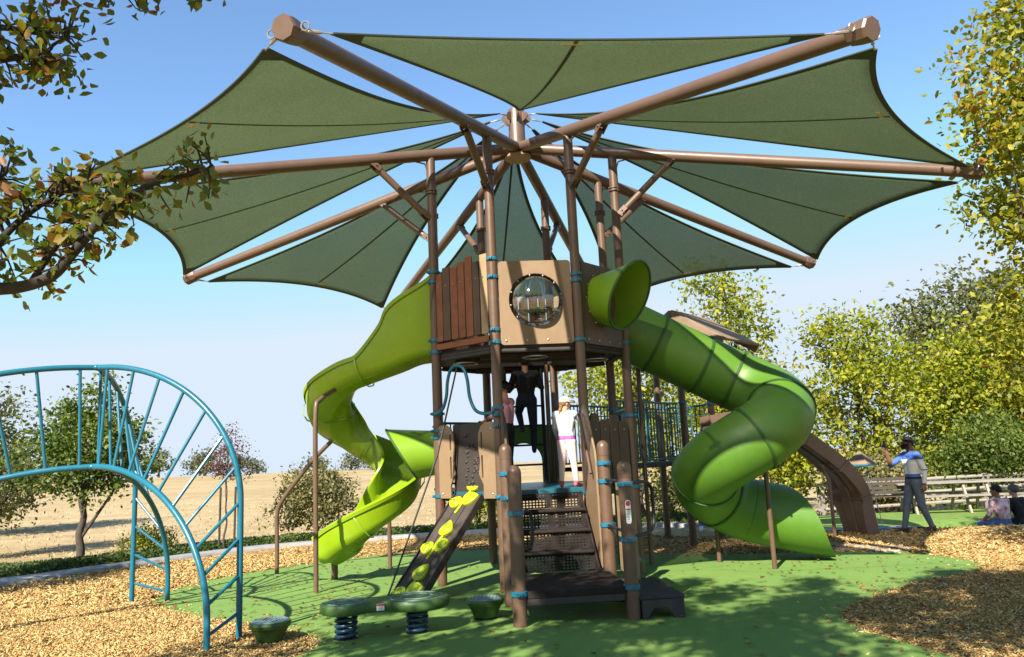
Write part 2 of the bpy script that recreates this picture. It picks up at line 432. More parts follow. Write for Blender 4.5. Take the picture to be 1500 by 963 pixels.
# ------------------------------------------------------------------ terrain
def sm(a, b, x):
    t = min(1, max(0, (x - a) / (b - a))); return t * t * (3 - 2 * t)
def hgt(x, y):
    d = -(.10 * sm(14.7, 16.6, y) + .10 * sm(16.6, 20, y) + .65 * sm(20.6, 25, y)) * sm(1.5, 6, x)
    d -= .42 * sm(14.5, 15.3, y) * sm(7.9, 8.8, x) * sm(18.0, 16.2, y)
    f = math.hypot(x, y)
    d += .3 * sm(22, 60, f) * math.sin(x * .035 + 1.3) * math.cos(y * .028) * sm(2, -6, x)
    d += .6 * sm(70, 130, f) * sm(30, -20, x) - 14 * sm(150, 420, f)
    return d
def axis_steps(lim, fine, lo, hi):
    a = list(np.arange(lo, hi + 1e-6, fine)); x = hi; s = fine
    while x < lim: s *= 1.25; x += s; a.append(x)
    x = lo; s = fine
    while x > -lim: s *= 1.25; x -= s; a.insert(0, x)
    return a
xs = axis_steps(1600, .6, -16, 18); ys = axis_steps(1600, .6, -6, 32)
mb = MB(); V = [(x, y, hgt(x, y)) for y in ys for x in xs]; nx = len(xs)
mb.add(V, [(j * nx + i, j * nx + i + 1, (j + 1) * nx + i + 1, (j + 1) * nx + i) for j in range(len(ys) - 1) for i in range(nx - 1)])
tag(build('ground', mb, M['field'], smooth=60), kind='structure', label='dry golden grass field running to the horizon')

def flat_sheet(name, pts, z, mat, label, smoothn=6):
    P = catmull([(x, y, 0) for x, y in pts], smoothn, True) if smoothn else [(x, y, 0) for x, y in pts]
    loop = [Vector((p[0], p[1], 0)) for p in P]
    mbx = MB(); tr = tessellate_polygon([loop]); F = []
    for a, b, c in tr:
        ar = (loop[b] - loop[a]).cross(loop[c] - loop[a]).z
        F.append((a, b, c) if ar > 0 else (c, b, a))
    mbx.add([(p[0], p[1], z) for p in P], F)
    return tag(build(name, mbx, mat, smooth=0, fix=False), label=label, kind='structure'), [(p[0], p[1]) for p in P]
def ribbon(name, A, B, z, mat, label, n=10, m=4, thick=0):
    """sheet between two polylines, draped on the terrain"""
    a = catmull([(*p, 0) for p in A], n); b = catmull([(*p, 0) for p in B], n); mbx = MB(); V = []
    for p, q in zip(a, b):
        for j in range(m + 1):
            w = p + (q - p) * j / m; V.append((w[0], w[1], hgt(w[0], w[1]) + z))
    F = [(i * (m + 1) + j, i * (m + 1) + j + 1, (i + 1) * (m + 1) + j + 1, (i + 1) * (m + 1) + j) for i in range(len(a) - 1) for j in range(m)]
    mbx.add(V, F); o = build(name, mbx, mat, smooth=60)
    if thick:
        s = o.modifiers.new('solid', 'SOLIDIFY'); s.thickness = thick; s.offset = -1
        # make sure the thickness grows downwards
        me = o.data
        if me.polygons[0].normal.z < 0: me.flip_normals()
    return tag(o, label=label, kind='structure')

WALK_IN = [(-14, 8.6), (-10.5, 10.6), (-8.3, 12.65), (-7.15, 14.6), (-5.3, 16.75), (-1.9, 17.8), (1.5, 18.3), (4.2, 18.0)]
WALK_OUT = [(-14.6, 11.2), (-11.2, 12.5), (-8.8, 13.35), (-7.5, 14.95), (-5.5, 17.05), (-2.0, 18.15), (1.5, 18.65), (4.3, 18.35)]
COVER_OUT = [(-16, 13.2), (-12.5, 14.6), (-9.3, 15.3), (-8.2, 16.0), (-5.9, 18.3), (-2.2, 19.2), (1.4, 19.6), (4.4, 19.2)]
ribbon('walkway', WALK_IN, WALK_OUT, .07, M['concrete'], 'pale concrete path along the back of the mulch', thick=.16)
MULCH = [(-14, -8), (-14, 8.55), (-10.5, 10.55), (-8.3, 12.6), (-7.15, 14.55), (-5.3, 16.7), (-1.9, 17.75), (1.0, 17.6), (3.2, 15.6), (5.6, 15.35), (7.2, 15.0), (9.5, 14.75), (14, 14.4), (18, 13), (18, -8)]
mulch_o, mulch_loop = flat_sheet('mulch', MULCH, .006, M['mulch'], 'loose golden wood chip mulch', 0)
RUB = [(-3.85, 9.45), (-4.9, 10.6), (-5.0, 11.9), (-4.3, 13.3), (-2.6, 14.6), (-.4, 14.7), (1.5, 13.4), (3.2, 12.75), (4.6, 12.5), (5.75, 12.0), (6.15, 11.0), (5.75, 10.2), (4.75, 9.6), (3.75, 8.75), (3.2, 8.15), (3.05, 7.4), (3.3, 6.4), (3.6, 4.8), (3.2, 2.8), (1, 2), (-1.5, 3.2), (-2.15, 5.5), (-2.25, 6.7), (-2.0, 7.75), (-2.6, 8.5)]
rub_o, rub_loop = flat_sheet('rubber_surface', RUB, .012, M['rubber'], 'green poured rubber safety surface under the play structure')
# path and lawn on the lower ground at the right back
ribbon('lawn', [(4.5, 17.2), (8, 16.3), (11, 15.9), (20, 15.2)], [(5, 21.4), (9, 21.2), (13, 20.6), (24, 19)], .012, M['lawn'], 'bright green mown lawn below the mulch ridge', m=10)
ribbon('path', [(4.6, 16.0), (7.2, 15.5), (9.8, 15.3), (20, 14.6)], [(4.7, 17.1), (7.6, 16.4), (10.2, 16.1), (20.4, 15.5)], .03, M['concrete'], 'pale path between the mulch and the lawn', m=5)
# timber and concrete kerb lines by the end of the rubber surface
def kerb(name, a, b, label, w=.13, h=.065, mat='concrete'):
    a = np.array([*a, 0.]); b = np.array([*b, 0.]); d = nrm(b - a); s = np.cross(d, (0, 0, 1))
    m_ = MB().box((a + b) / 2 + (0, 0, h / 2 - .03), (np.linalg.norm(b - a), w, h), (d, s, (0, 0, 1)))
    return tag(build(name, m_, M[mat], bevel=.012), label=label, kind='structure')
kerb('kerb', (4.3, 14.0), (6.0, 12.35), 'long pale kerb between the rubber surface and the dark mulch')
kerb('kerb', (4.35, 13.2), (5.75, 12.15), 'short pale kerb touching the rubber surface edge')

def inside(P, x, y):
    x = np.asarray(x); y = np.asarray(y); r = np.zeros(x.shape, bool); n = len(P); j = n - 1
    for i in range(n):
        xi, yi = P[i]; xj, yj = P[j]
        c = ((yi > y) != (yj > y)) & (x < (xj - xi) * (y - yi) / (yj - yi + 1e-12) + xi); r ^= c; j = i
    return r
def raw_mesh(name, V, F, mat, parent=None, smooth=False):
    """fast path: V (n,3), F (m,k) arrays"""
    me = bpy.data.meshes.new(name); V = np.asarray(V, np.float32); F = np.asarray(F, np.int32); k = F.shape[1]
    me.vertices.add(len(V)); me.vertices.foreach_set('co', V.ravel())
    me.loops.add(F.size); me.loops.foreach_set('vertex_index', F.ravel())
    me.polygons.add(len(F)); me.polygons.foreach_set('loop_start', np.arange(0, F.size, k, dtype=np.int32))
    me.update(calc_edges=True); me.validate()
    if smooth: me.polygons.foreach_set('use_smooth', np.ones(len(F), bool))
    return link(name, me, mat, parent)
def chips(n, box, seed, lens=(.012, .046)):
    g = np.random.default_rng(seed)
    x = g.uniform(box[0], box[1], n); y = g.uniform(box[2], box[3], n)
    sg_ = np.where(g.uniform(0, 1, n) < .12, .22, .04); jx = g.normal(0, 1, n) * sg_; jy = g.normal(0, 1, n) * sg_
    ok = inside(mulch_loop, x, y) & ~inside([(cx_ * 1.0, cy_ * 1.0) for cx_, cy_ in rub_loop], x + jx, y + jy)
    x = x[ok]; y = y[ok]; n = len(x)
    L = g.uniform(*lens, n); W = L * g.uniform(.16, .42, n); T = g.uniform(.003, .008, n)
    a = g.uniform(0, 2 * math.pi, n); tilt = g.normal(0, .30, n); rl = g.normal(0, .35, n)
    X = np.stack([np.cos(a) * np.cos(tilt), np.sin(a) * np.cos(tilt), np.sin(tilt)], 1)
    Yv = np.stack([-np.sin(a), np.cos(a), np.zeros(n)], 1); Z = np.cross(X, Yv)
    Y2 = Yv * np.cos(rl)[:, None] + Z * np.sin(rl)[:, None]; Z2 = np.cross(X, Y2)
    c = np.stack([x, y, .008 + np.abs(np.sin(tilt)) * L * .45 + g.uniform(0, .014, n)], 1)
    V = []
    for i in (-1, 1):
        for j in (-1, 1):
            for k in (-1, 1):
                V.append(c + X * (i * L / 2)[:, None] + Y2 * (j * W / 2 * (1 if i < 0 else .6))[:, None] + Z2 * (k * T / 2)[:, None])
    V = np.stack(V, 1).reshape(-1, 3)
    f = np.array([(0, 1, 3, 2), (4, 6, 7, 5), (0, 4, 5, 1), (2, 3, 7, 6), (0, 2, 6, 4), (1, 5, 7, 3)])
    F = (np.arange(n)[:, None, None] * 8 + f[None]).reshape(-1, 4)
    return V, F
parts = [chips(80000, (-6.8, -1.5, 6.0, 10.5), 1), chips(26000, (-9, -3, 10.5, 15.5), 2, (.03, .09)), chips(80000, (2.6, 8.5, 5.6, 11.5), 3), chips(18000, (3, 10, 11.5, 15), 4, (.03, .09)), chips(4000, (-5, 3.3, 13.2, 17.5), 5, (.04, .1))]
Vs = []; Fs = []; o_ = 0
for v, f in parts: Vs.append(v); Fs.append(f + o_); o_ += len(v)
ch = raw_mesh('wood_chips', np.concatenate(Vs), np.concatenate(Fs), M['chip'])
tag(ch, 'scattered loose wood chips lying over the mulch', 'wood chips', kind='stuff')
# wear on the moulded plastic: dust and fine scratches
for k_, c_ in (('lime', (.26, .33, .06)), ('tubegreen', (.11, .17, .05)), ('horn', (.2, .27, .06)), ('post', (.14, .10, .07)), ('tan', (.26, .19, .13))):
    nt = M[k_].node_tree; b = nt.nodes['Principled BSDF']; src = b.inputs['Base Color'].links[0].from_socket
    n1 = noise(nt, 3.5, 8, .72); r1 = ramp(nt, n1.outputs['Fac'], [(.52, (0, 0, 0)), (.75, (.55, .55, .55))])
    n2 = noise(nt, 22, 4, .7, stretch=(1, 1, .12)); r2 = ramp(nt, n2.outputs['Fac'], [(.64, (0, 0, 0)), (.70, (.5, .5, .5))])
    ad = N(nt, 'ShaderNodeMixRGB', blend_type='LIGHTEN'); ad.inputs[0].default_value = 1; nt.links.new(r1.outputs[0], ad.inputs[1]); nt.links.new(r2.outputs[0], ad.inputs[2])
    mx = N(nt, 'ShaderNodeMixRGB'); mx.inputs[2].default_value = (*c_, 1); nt.links.new(ad.outputs[0], mx.inputs[0]); nt.links.new(src, mx.inputs[1]); nt.links.new(mx.outputs[0], b.inputs['Base Color'])
# ================================================================== PLAY STRUCTURE
CX, CY, ROT = .217, 11.567, R(4.91)
UX = np.array([math.cos(ROT), math.sin(ROT), 0]); UY = np.array([-math.sin(ROT), math.cos(ROT), 0]); UZ = np.array([0, 0, 1.])
O3 = np.array([CX, CY, 0])
def T(x, y, z=0): return O3 + UX * x + UY * y + UZ * z
PR = 1.481
def octo(k, rad=PR, z=0):
    a = R(-90 + 45 * k); return T(rad * math.cos(a), rad * math.sin(a), z)
play = thing('play_structure', 'tall brown playground tower with green slides under a ring of green shade sails', 'play structure', (CX, CY, 0), ROT)
KP = [-3.5, -2.5, -1.5, -.5, .5, 1.5, 2.5, 3.5]
NM = dict(zip(KP, 'GHABCDEF'))
P0 = {NM[k]: octo(k) for k in KP}
def facet(a, b):
    """mid point, tangent, outward normal of the face between posts a and b"""
    m = (P0[a] + P0[b]) / 2; t = nrm(P0[b] - P0[a]); n = nrm(m - O3); return m, t, n
RARM, HZ, DZ = 6.285, 6.49, 1.4
def arm_pt(k, rad): p = octo(k, rad); p[2] = HZ - DZ * rad / RARM; return p

def clamp(parent, p, z, r=.069, outdir=None, mat='teal', h=.045):
    c = np.array([p[0], p[1], z]); m_ = MB()
    m_.lathe(c, [(r, -h / 2), (r + .013, -h / 2), (r + .013, h / 2), (r, h / 2)], 20, cap=False)
    d = outdir if outdir is not None else nrm(np.array([p[0], p[1], 0]) - O3)
    s = np.cross(d, UZ)
    m_.box(c + d * (r + .018), (.03, .055, h * .8), (d, s, UZ)); m_.box(c - d * (r + .016), (.026, .05, h * .8), (d, s, UZ))
    m_.lathe(c + d * (r + .03), [(.011, 0), (.011, .01), (.004, .014)], 8, ax=d)
    return build('clamp', m_, M[mat], parent, bevel=.003, seg=1)

clampz = {'A': [4.37, 4.22, 3.37, 3.2, 2.33, 2.09, 2.0, 1.2], 'B': [4.34, 4.09, 3.37, 3.2, 2.33, 2.24, 2.1, 1.19],
          'C': [4.10, 4.01, 3.2, 2.23, 2.09, 1.19], 'D': [4.2, 3.25, 2.2, 1.2], 'E': [4.2, 3.2, 2.35, 1.5], 'F': [4.2, 3.2, 2.3, 1.25], 'G': [4.2, 3.2, 2.2, 1.25], 'H': [4.2, 3.3, 2.2, 1.25]}
for k in KP:
    p = octo(k); zt = HZ - DZ * PR / RARM
    po = build('post', MB().tube([p - UZ * .3, p + UZ * (zt - .02)], .066, 20), M['post'], play)
    zc = {.5: 5.56, -.5: 5.57}.get(k, 5.58)
    fl = MB()
    fl.lathe(p + UZ * zc, [(.06, -.03), (.088, -.03), (.088, -.012), (.073, -.01), (.073, .01), (.088, .012), (.088, .03), (.06, .03)], 20)
    for q in range(6):
        a = q * math.pi / 3; fl.lathe(p + UZ * zc + np.array([math.cos(a), math.sin(a), 0]) * .079, [(.007, -.045), (.007, .045)], 6)
    build('collar', fl, M['post'], po)
    for z in clampz[NM[k]]: clamp(po, p, z)
    # gusset between post and arm
    gp = octo(k, PR + .16); n = nrm(octo(k) - O3)
    build('gusset', MB().tube([p + UZ * (zt - .26) + n * .05, p + UZ * (zt - .15) + n * .09, arm_pt(k, PR + .3) - UZ * .06], .012, 8), M['post'], po)

# ---- hub, arms, struts, sails
hub = build('hub_mast', MB().lathe(O3, [(.13, 6.36), (.13, 7.1), (.12, 7.13), (.0, 7.14)], 28), M['arm'], play)
build('hub_plate', MB().lathe(O3, [(.0, 6.30), (.19, 6.30), (.205, 6.315), (.205, 6.345), (.19, 6.36), (0, 6.36)], 32), M['sun_yellow'] if False else M['pale'], hub)
for k in range(8):
    a = R(-90 + 45 * k) + ROT; d = np.array([math.cos(a), math.sin(a), 0]); s = np.cross(d, UZ)
    e = MB().prism([(0, -.09), (.09, -.05), (.12, 0), (.09, .05), (0, .09)], O3 + d * .12 + UZ * 6.98 - s * .009, d, UZ, .018)
    build('lug', e, M['arm'], hub)
for k in KP:
    a0, a1 = arm_pt(k, .1), arm_pt(k, RARM)
    ar = build('arm', MB().tube([a0, a0 + (a1 - a0) * .2, a1], [.086, .086, .080], 22), M['arm'], play)
    d = nrm(a1 - a0); s = nrm(np.cross(d, UZ)); n = np.cross(s, d)
    cp = MB().lathe(a1 - d * .2, [(.081, 0), (.095, .02), (.11, .12), (.113, .2), (.1, .222), (0, .222)], 8, ax=d)
    build('arm_cap', cp, M['arm'], ar, smooth=25)
    for sg in (-1, 1):
        ring = [a1 - d * .06 + s * sg * (.12 + .035 + .035 * math.cos(t)) + n * (.035 * math.sin(t)) for t in np.linspace(0, 2 * math.pi, 14)]
        build('eye_bolt', MB().tube(ring, .008, 6), M['steel'], ar)
    # strut to the post
    p = octo(k); q = arm_pt(k, 2.42); zb = 5.34 if abs(k) == .5 else 5.19
    b0 = p + UZ * zb + nrm(p - O3) * .06; d2 = nrm(q - b0)
    st = build('strut', MB().tube([b0 + d2 * .1, q - d2 * .16], .05, 16), M['arm'], play)
    s2 = nrm(np.cross(d2, UZ)); n2 = np.cross(s2, d2)
    for c_, dd in ((b0 + d2 * .06, .16), (q - d2 * .12, .18)):
        br = MB()
        for sg in (-1, 1): br.box(c_ + s2 * .052 * sg, (dd, .01, .085), (d2, s2, n2))
        br.lathe(c_ - s2 * .075, [(.014, 0), (.014, .15)], 8, ax=s2)
        build('bracket', br, M['arm'], st, bevel=.004, seg=1)

def sail(k):
    """triangular sail between arm k-.5 and arm k+.5"""
    a = R(-90 + 45 * k) + ROT; d = np.array([math.cos(a), math.sin(a), 0]); s = np.cross(UZ, d)
    Pa, Pb = arm_pt(k - .5, RARM - .02), arm_pt(k + .5, RARM - .02)
    ap = O3 + d * .42 + UZ * 6.93
    mid = (Pa + Pb) / 2
    ca = Pa + nrm(Pb - Pa) * .34 - UZ * .03; cb = Pb + nrm(Pa - Pb) * .34 - UZ * .03
    ca = ca + nrm(ap - ca) * .06; cb = cb + nrm(ap - cb) * .06
    n = 28
    def pt(w, a_, b_):
        p = ap * w + ca * a_ + cb * b_
        def pull(u, v, o, f, to): return to * (4 * u * v / max(u + v, 1e-6) ** 2 * f * (1 - o) ** 2.2 if u + v > 1e-6 else 0)
        skew = 1 + .5 * (w - .33)
        p = p + pull(a_, b_, w, .36, nrm(ap - mid)) + pull(w, a_, b_, .27 * skew, nrm(cb - ca)) + pull(w, b_, a_, .27 * skew, nrm(ca - cb))
        p = p - UZ * (.35 * w * (a_ + b_) * (1 - .4 * abs(a_ - b_))) + UZ * .03 * (4 * a_ * b_)*(1-w)
        return p
    m_ = MB(); idx = {}; V = []
    for i in range(n + 1):
        for j in range(n + 1 - i):
            idx[i, j] = len(V); V.append(pt(1 - (i + j) / n, i / n, j / n))
    F = []
    for i in range(n):
        for j in range(n - i):
            F.append((idx[i, j], idx[i + 1, j], idx[i, j + 1]))
            if i + j < n - 1: F.append((idx[i + 1, j], idx[i + 1, j + 1], idx[i, j + 1]))
    m_.add(V, F)
    o = build('sail', m_, M['sail'], play, smooth=60)
    sl = o.modifiers.new('cloth', 'SOLIDIFY'); sl.thickness = .004; sl.offset = 0
    def strip(uv, w, name, mat, off=.006):
        pts = [pt(*u) for u in uv]; V2 = []; F2 = []
        nn = nrm(np.cross(ca - ap, cb - ap)); nn = nn if nn[2] > 0 else -nn
        for i, p in enumerate(pts):
            t_ = nrm(pts[min(i + 1, len(pts) - 1)] - pts[max(i - 1, 0)]); sd_ = nrm(np.cross(nn, t_))
            q = sd_ * w / 2
            for dz in (-off, off):
                for sg in (-1, 1): V2.append(p + q * sg + nn * dz)
        for i in range(len(pts) - 1):
            b_ = i * 4
            for x_, y_ in ((0, 1), (1, 3), (3, 2), (2, 0)): F2.append((b_ + x_, b_ + y_, b_ + 4 + y_, b_ + 4 + x_))
        F2.append((0, 1, 3, 2)); e_ = len(V2) - 4; F2.append((e_, e_ + 2, e_ + 3, e_ + 1))
        return build(name, MB().add(V2, F2), M[mat], o)
    tt = np.linspace(0, 1, 30); e = .985
    strip([(0, 1 - t, t) for t in tt], .055, 'hem', 'hem')
    strip([(1 - t, t, 0) for t in tt], .055, 'hem', 'hem')
    strip([(1 - t, 0, t) for t in tt], .055, 'hem', 'hem')
    strip([(1 - t, t / 2, t / 2) for t in np.linspace(.03, .99, 24)], .035, 'seam', 'hem', .005)
    t0 = .445 if k % 2 else .455
    strip([(.028, .972 - t, t) for t in np.linspace(t0, t0 + .045, 4)], .05, 'tag', 'cream', .009)
    # corner reinforcement and turnbuckles
    for (c_, far, nm) in ((ca, (0, .93, .07, .07), 'a'), (cb, (0, .07, .93, .07), 'b')):
        w1 = .94
        tri = [pt(0, 1, 0), pt(0, w1, 1 - w1), pt(1 - w1, w1, 0)] if nm == 'a' else [pt(0, 0, 1), pt(1 - w1, 0, w1), pt(0, 1 - w1, w1)]
        up_ = UZ * .007
        m2 = MB().add([p - up_ for p in tri] + [p + up_ for p in tri], [(0, 2, 1), (3, 4, 5), (0, 1, 4, 3), (1, 2, 5, 4), (2, 0, 3, 5)])
        build('corner_patch', m2, M['hem'], o)
    for c_, tip, sg in ((ca, Pa, 1), (cb, Pb, -1)):
        d_ = nrm(tip - c_); build('turnbuckle', MB().tube([c_ - d_ * .02, c_ + d_ * .08, c_ + d_ * .1, c_ + d_ * .2, c_ + d_ * .22, tip + nrm(c_ - tip) * .1], [.007, .007, .016, .016, .007, .007], 8), M['steel'], o)
    top = O3 + d * .2 + UZ * 6.98
    build('turnbuckle', MB().tube([ap, ap + (top - ap) * .3, ap + (top - ap) * .35, ap + (top - ap) * .7, ap + (top - ap) * .75, top], [.007, .007, .014, .014, .007, .007], 8), M['steel'], o)
for k in range(-4, 4): sail(k)

# ---- upper deck
def octpoly(rad, hole=None):
    return [(rad * math.cos(R(-90 + 45 * k)), rad * math.sin(R(-90 + 45 * k))) for k in KP]
HOLE = [(-.42, .02), (.42, .02), (.42, .82), (-.42, .82)]
ud = build('upper_deck', MB().prism(octpoly(1.45), T(0, 0, 3.12), UX, UY, .07, holes=[HOLE]), M['deck'], play, bevel=.008)
for k in KP:
    a, b = octo(k, 1.44, 3.09), octo(k + 1, 1.44, 3.09)
    build('deck_rim', MB().tube([a + (b - a) * .06, b + (a - b) * .06], .03, 10), M['deck'], ud)
for y in (-.8, -.35, 1.0):
    w = 1.1 if y == -.35 else .75
    build('deck_joist', MB().box(T(0, y, 3.08), (2 * w, .06, .075), (UX, UY, UZ)), M['deck'], ud, bevel=.006)
for q in range(3):   # curved bars under the deck
    c0 = T((-.95, .95, 0)[q], (-.5, -.45, -1.0)[q], 3.03)
    ring = [c0 + UX * .17 * math.cos(t) + UY * .17 * math.sin(t) for t in np.linspace(0, 2 * math.pi, 22)]
    build('deck_ring', MB().tube(ring, .012, 6), M['steel'], ud)

def bolts(parent, pts, d, r=.014):
    m_ = MB()
    for p in pts: m_.lathe(p, [(r, 0), (r * .95, .006), (r * .5, .011), (0, .012)], 10, ax=d)
    return build('bolts', m_, M['steel'], parent)

# face B-C: panel with the bubble window
m, t, n = facet('B', 'C')
bot, topz = 3.155, 4.30
wp = build('window_panel', MB().prism(roundrect(.985, topz - bot, .05), m + UZ * (bot + topz) / 2 - n * 0, t, UZ, .026, holes=[circle(.315, 44, .0, .03)]), M['tan'], play, bevel=.006)
dc = m + UZ * ((bot + topz) / 2 + .03) + n * .03
prof = [(.345, 0), (.335, .004)]
dm = MB().lathe(dc, [(.325 * math.cos(a), .25 * math.sin(a)) for a in np.linspace(0, math.pi / 2 - .02, 14)], 44, ax=n, cap=False)
build('dome_window', dm, M['dome'], wp, smooth=80)
build('dome_flange', MB().lathe(dc, [(.315, 0), (.365, 0), (.365, .012), (.315, .012), (.315, 0)], 44, ax=n, cap=False), M['dome'], wp)
bolts(wp, [dc + n * .012 + (t * math.cos(a) + UZ * math.sin(a)) * .345 for a in np.linspace(0, 2 * math.pi, 13)[:-1] + .2], n, .012)
bolts(wp, [m + UZ * (bot + .06) + n * .027 + t * x for x in (-.42, -.14, .14, .42)], n)
for sg in (-1, 1):
    build('panel_strut', MB().box(m + t * sg * .47 + UZ * 3.72 - n * .035, (.05, .03, 1.0), (t, n, UZ)), M['brownpanel'], wp, bevel=.004)

# face A-B: vertical slats
def slats(a, b, cols, z0=3.3, hs=None, rail='rust', wtot=.98, name='slat_barrier', gap=.016):
    m, t, n = facet(a, b); k = len(cols); g = random.Random(a + b)
    bar = build('slat_rail', MB().box(m + UZ * (z0 - .04) + n * .03, (wtot + .02, .05, .085), (t, n, UZ)), M[rail], play, bevel=.006)
    build('slat_rail', MB().box(m + UZ * (z0 + .82) - n * .02, (wtot + .04, .04, .06), (t, n, UZ)), M['umber'], play, bevel=.006)
    ws = [g.uniform(.8, 1.25) for _ in cols]; sc = (wtot - gap * (k - 1)) / sum(ws); x = -wtot / 2
    for i, c in enumerate(cols):
        w = ws[i] * sc; h = (hs[i] if hs else 1.02 + g.uniform(-.03, .07))
        sl = build('slat', MB().prism(roundrect(w, h, .012, 2), m + t * (x + w / 2) + UZ * (z0 + .035 + h / 2) + n * (.006 + .004 * (i % 2)), t, UZ, .03), M[c], play, bevel=.005)
        bolts(sl, [m + t * (x + w / 2) + UZ * (z0 + .82) + n * .042], n, .01)
        x += w + gap
slats('A', 'B', ['rust', 'umber', 'rust', 'rust', 'rust', 'umber', 'pale'], hs=[.98, 1.05, 1.03, 1.07, 1.12, 1.02, 1.1])
slats('E', 'F', ['umber', 'pale', 'rust', 'umber', 'rust', 'pale'])
slats('F', 'G', ['pale', 'rust', 'pale', 'umber', 'rust', 'umber'], rail='umber')
slats('G', 'H', ['rust', 'umber', 'pale', 'pale', 'rust', 'umber'], rail='umber')

# face C-D: brown panel with the horn
m, t, n = facet('C', 'D')
hp = build('horn_panel', MB().prism(roundrect(.95, 1.14, .04), m + UZ * 3.73, t, UZ, .026, holes=[circle(.2, 30, 0, .06)]), M['brownpanel'], play, bevel=.006)
bolts(hp, [m + UZ * 3.22 + n * .027 + t * x for x in (-.38, -.13, .13, .38)], n)
build('yellow_board', MB().box(m - t * .515 + UZ * 3.62 + n * .0, (.045, .05, .78), (t, n, UZ)), M['sun_yellow'], play, bevel=.01)
def horn(c, ax, upv, r0, r1, ln, parent, slant, mat='horn'):
    """flared cone with a slanted mouth and a dark rim"""
    ax = nrm(ax); s = nrm(np.cross(ax, upv)); u = np.cross(s, ax); k = 40; V = []; F = []
    rows = 10
    for inner in (0, 1):
        for i in range(rows + 1):
            f = i / rows
            for j in range(k):
                a = 2 * math.pi * j / k; dirv = s * math.cos(a) + u * math.sin(a)
                L_ = ln * f * (1 + slant[0] * math.sin(a) + slant[1] * math.cos(a))
                rr = r0 + (r1 - r0) * (f ** 1.2) - inner * .02
                V.append(c + ax * L_ + dirv * rr)
    for inner in (0, 1):
        o_ = inner * (rows + 1) * k
        for i in range(rows):
            for j in range(k):
                a = o_ + i * k + j; b = o_ + i * k + (j + 1) % k; F.append((a, b, b + k, a + k))
    a0 = rows * k; b0 = (rows + 1) * k + rows * k
    for j in range(k): F.append((a0 + j, a0 + (j + 1) % k, b0 + (j + 1) % k, b0 + j))
    c0 = (rows + 1) * k
    for j in range(k): F.append((j, c0 + j, c0 + (j + 1) % k, (j + 1) % k))
    h = build('horn', MB().add(V, F), M[mat], parent, smooth=50)
    rim = [(np.array(V[a0 + j]) + np.array(V[b0 + j])) / 2 for j in range(k)] ; rim.append(rim[0])
    build('horn_rim', MB().tube(rim, .018, 8, cap=False), M['tubering'], h)
    return h
horn(m + UZ * 3.80 + n * .026, n, UZ, .36, .45, .46, play, (.48, .0))
bolts(hp, [m + UZ * 3.80 + n * .03 + (t * math.cos(a) + UZ * math.sin(a)) * .385 for a in np.linspace(0, 2 * math.pi, 13)[:-1]], n, .011)

# face D-E: wall where the tube slide leaves
m, t, n = facet('D', 'E')
build('tube_panel', MB().prism(roundrect(.98, 1.16, .04), m + UZ * 3.66, t, UZ, .03, holes=[circle(.44, 40, 0, .0)]), M['brownpanel'], play, bevel=.006)

# ---- tube slide
cxh, cyh, rh = 3.22, 11.2, .57
path = [np.array([1.585, 11.685, 3.62]), np.array([1.95, 11.715, 3.47])]
for f in np.linspace(.18, 1, 8): path.append(np.array([1.585 + (cxh - 1.585) * f, 11.69 + .08 * f, 3.62 - .86 * f ** .98]))
zh = 2.76
for a in np.linspace(0, 2 * math.pi, 33)[1:]:
    path.append(np.array([cxh + rh * math.sin(a), cyh + rh * math.cos(a), zh - (zh - .82) * a / (2 * math.pi)]))
NT = len(path)
for f in np.linspace(0, 1, 10)[1:]: path.append(np.array([cxh + 1.38 * f, 11.77 - .08 * f, .82 - .50 * f + .12 * f * f]))
path = [path[0]] + catmull(path[2:], 2)
RT = .455
def tube_sec(i, k=36):
    f = max(0, (path[i][0] - cxh - .15) / 1.1) if i > len(path) - 19 else 0
    out = []
    if f <= 0:
        return [(RT * math.cos(2 * math.pi * j / k), RT * math.sin(2 * math.pi * j / k)) for j in range(k)]
    return None
sec_full = [(RT * math.cos(2 * math.pi * j / 36), RT * math.sin(2 * math.pi * j / 36)) for j in range(36)]
sec_in = [((RT - .022) * math.cos(2 * math.pi * j / 36), (RT - .022) * math.sin(2 * math.pi * j / 36)) for j in range(36)]
ie = [i for i, p in enumerate(path) if i > 40 and p[0] > cxh + .12 and p[2] < 1.1][0]
mtube = MB(); mtube.sweep(path[:ie + 1], [sec_full] * (ie + 1), cap=False); mtube.sweep(path[:ie + 1], [sec_in] * (ie + 1), cap=False)
tube = build('tube_slide', mtube, M['tubegreen'], play, smooth=50, fix=False)
# open run-out: the top of the tube is cut away more and more
ex = path[ie:]; secs = []
for i, p in enumerate(ex):
    f = i / (len(ex) - 1); a0 = R(90 - 165 * max(0, (f - .3) / .7) ** 1.15) ; k = 30
    arc = [R(-90) + (a0 + math.pi / 2) * (2 * j / (k - 1) - 1) for j in range(k)]
    w = 1 + .25 * f
    fl = [(RT * w * math.sin(a + math.pi / 2), -RT * (1 + .05 * f) * math.cos(a + math.pi / 2) + .07 * f) for a in arc]
    inn = [(x * (1 - .05), y * (1 - .05) + .0) for x, y in fl][::-1]
    secs.append(fl + inn)
build('run_out', MB().sweep(ex, secs), M['tubegreen'], tube, smooth=50)
def ring_at(P, parent, r=RT, mat='tubering', i=0, w=.035, half=False):
    p = P[i]; d = nrm(P[min(i + 1, len(P) - 1)] - P[max(i - 1, 0)])
    return build('flange', MB().lathe(p - d * w / 2, [(r - .01, 0), (r + .022, 0), (r + .022, w * .45), (r + .012, w * .45), (r + .012, w * .55), (r + .022, w * .55), (r + .022, w), (r - .01, w)], 40, ax=d, cap=False), M[mat], parent, smooth=30)
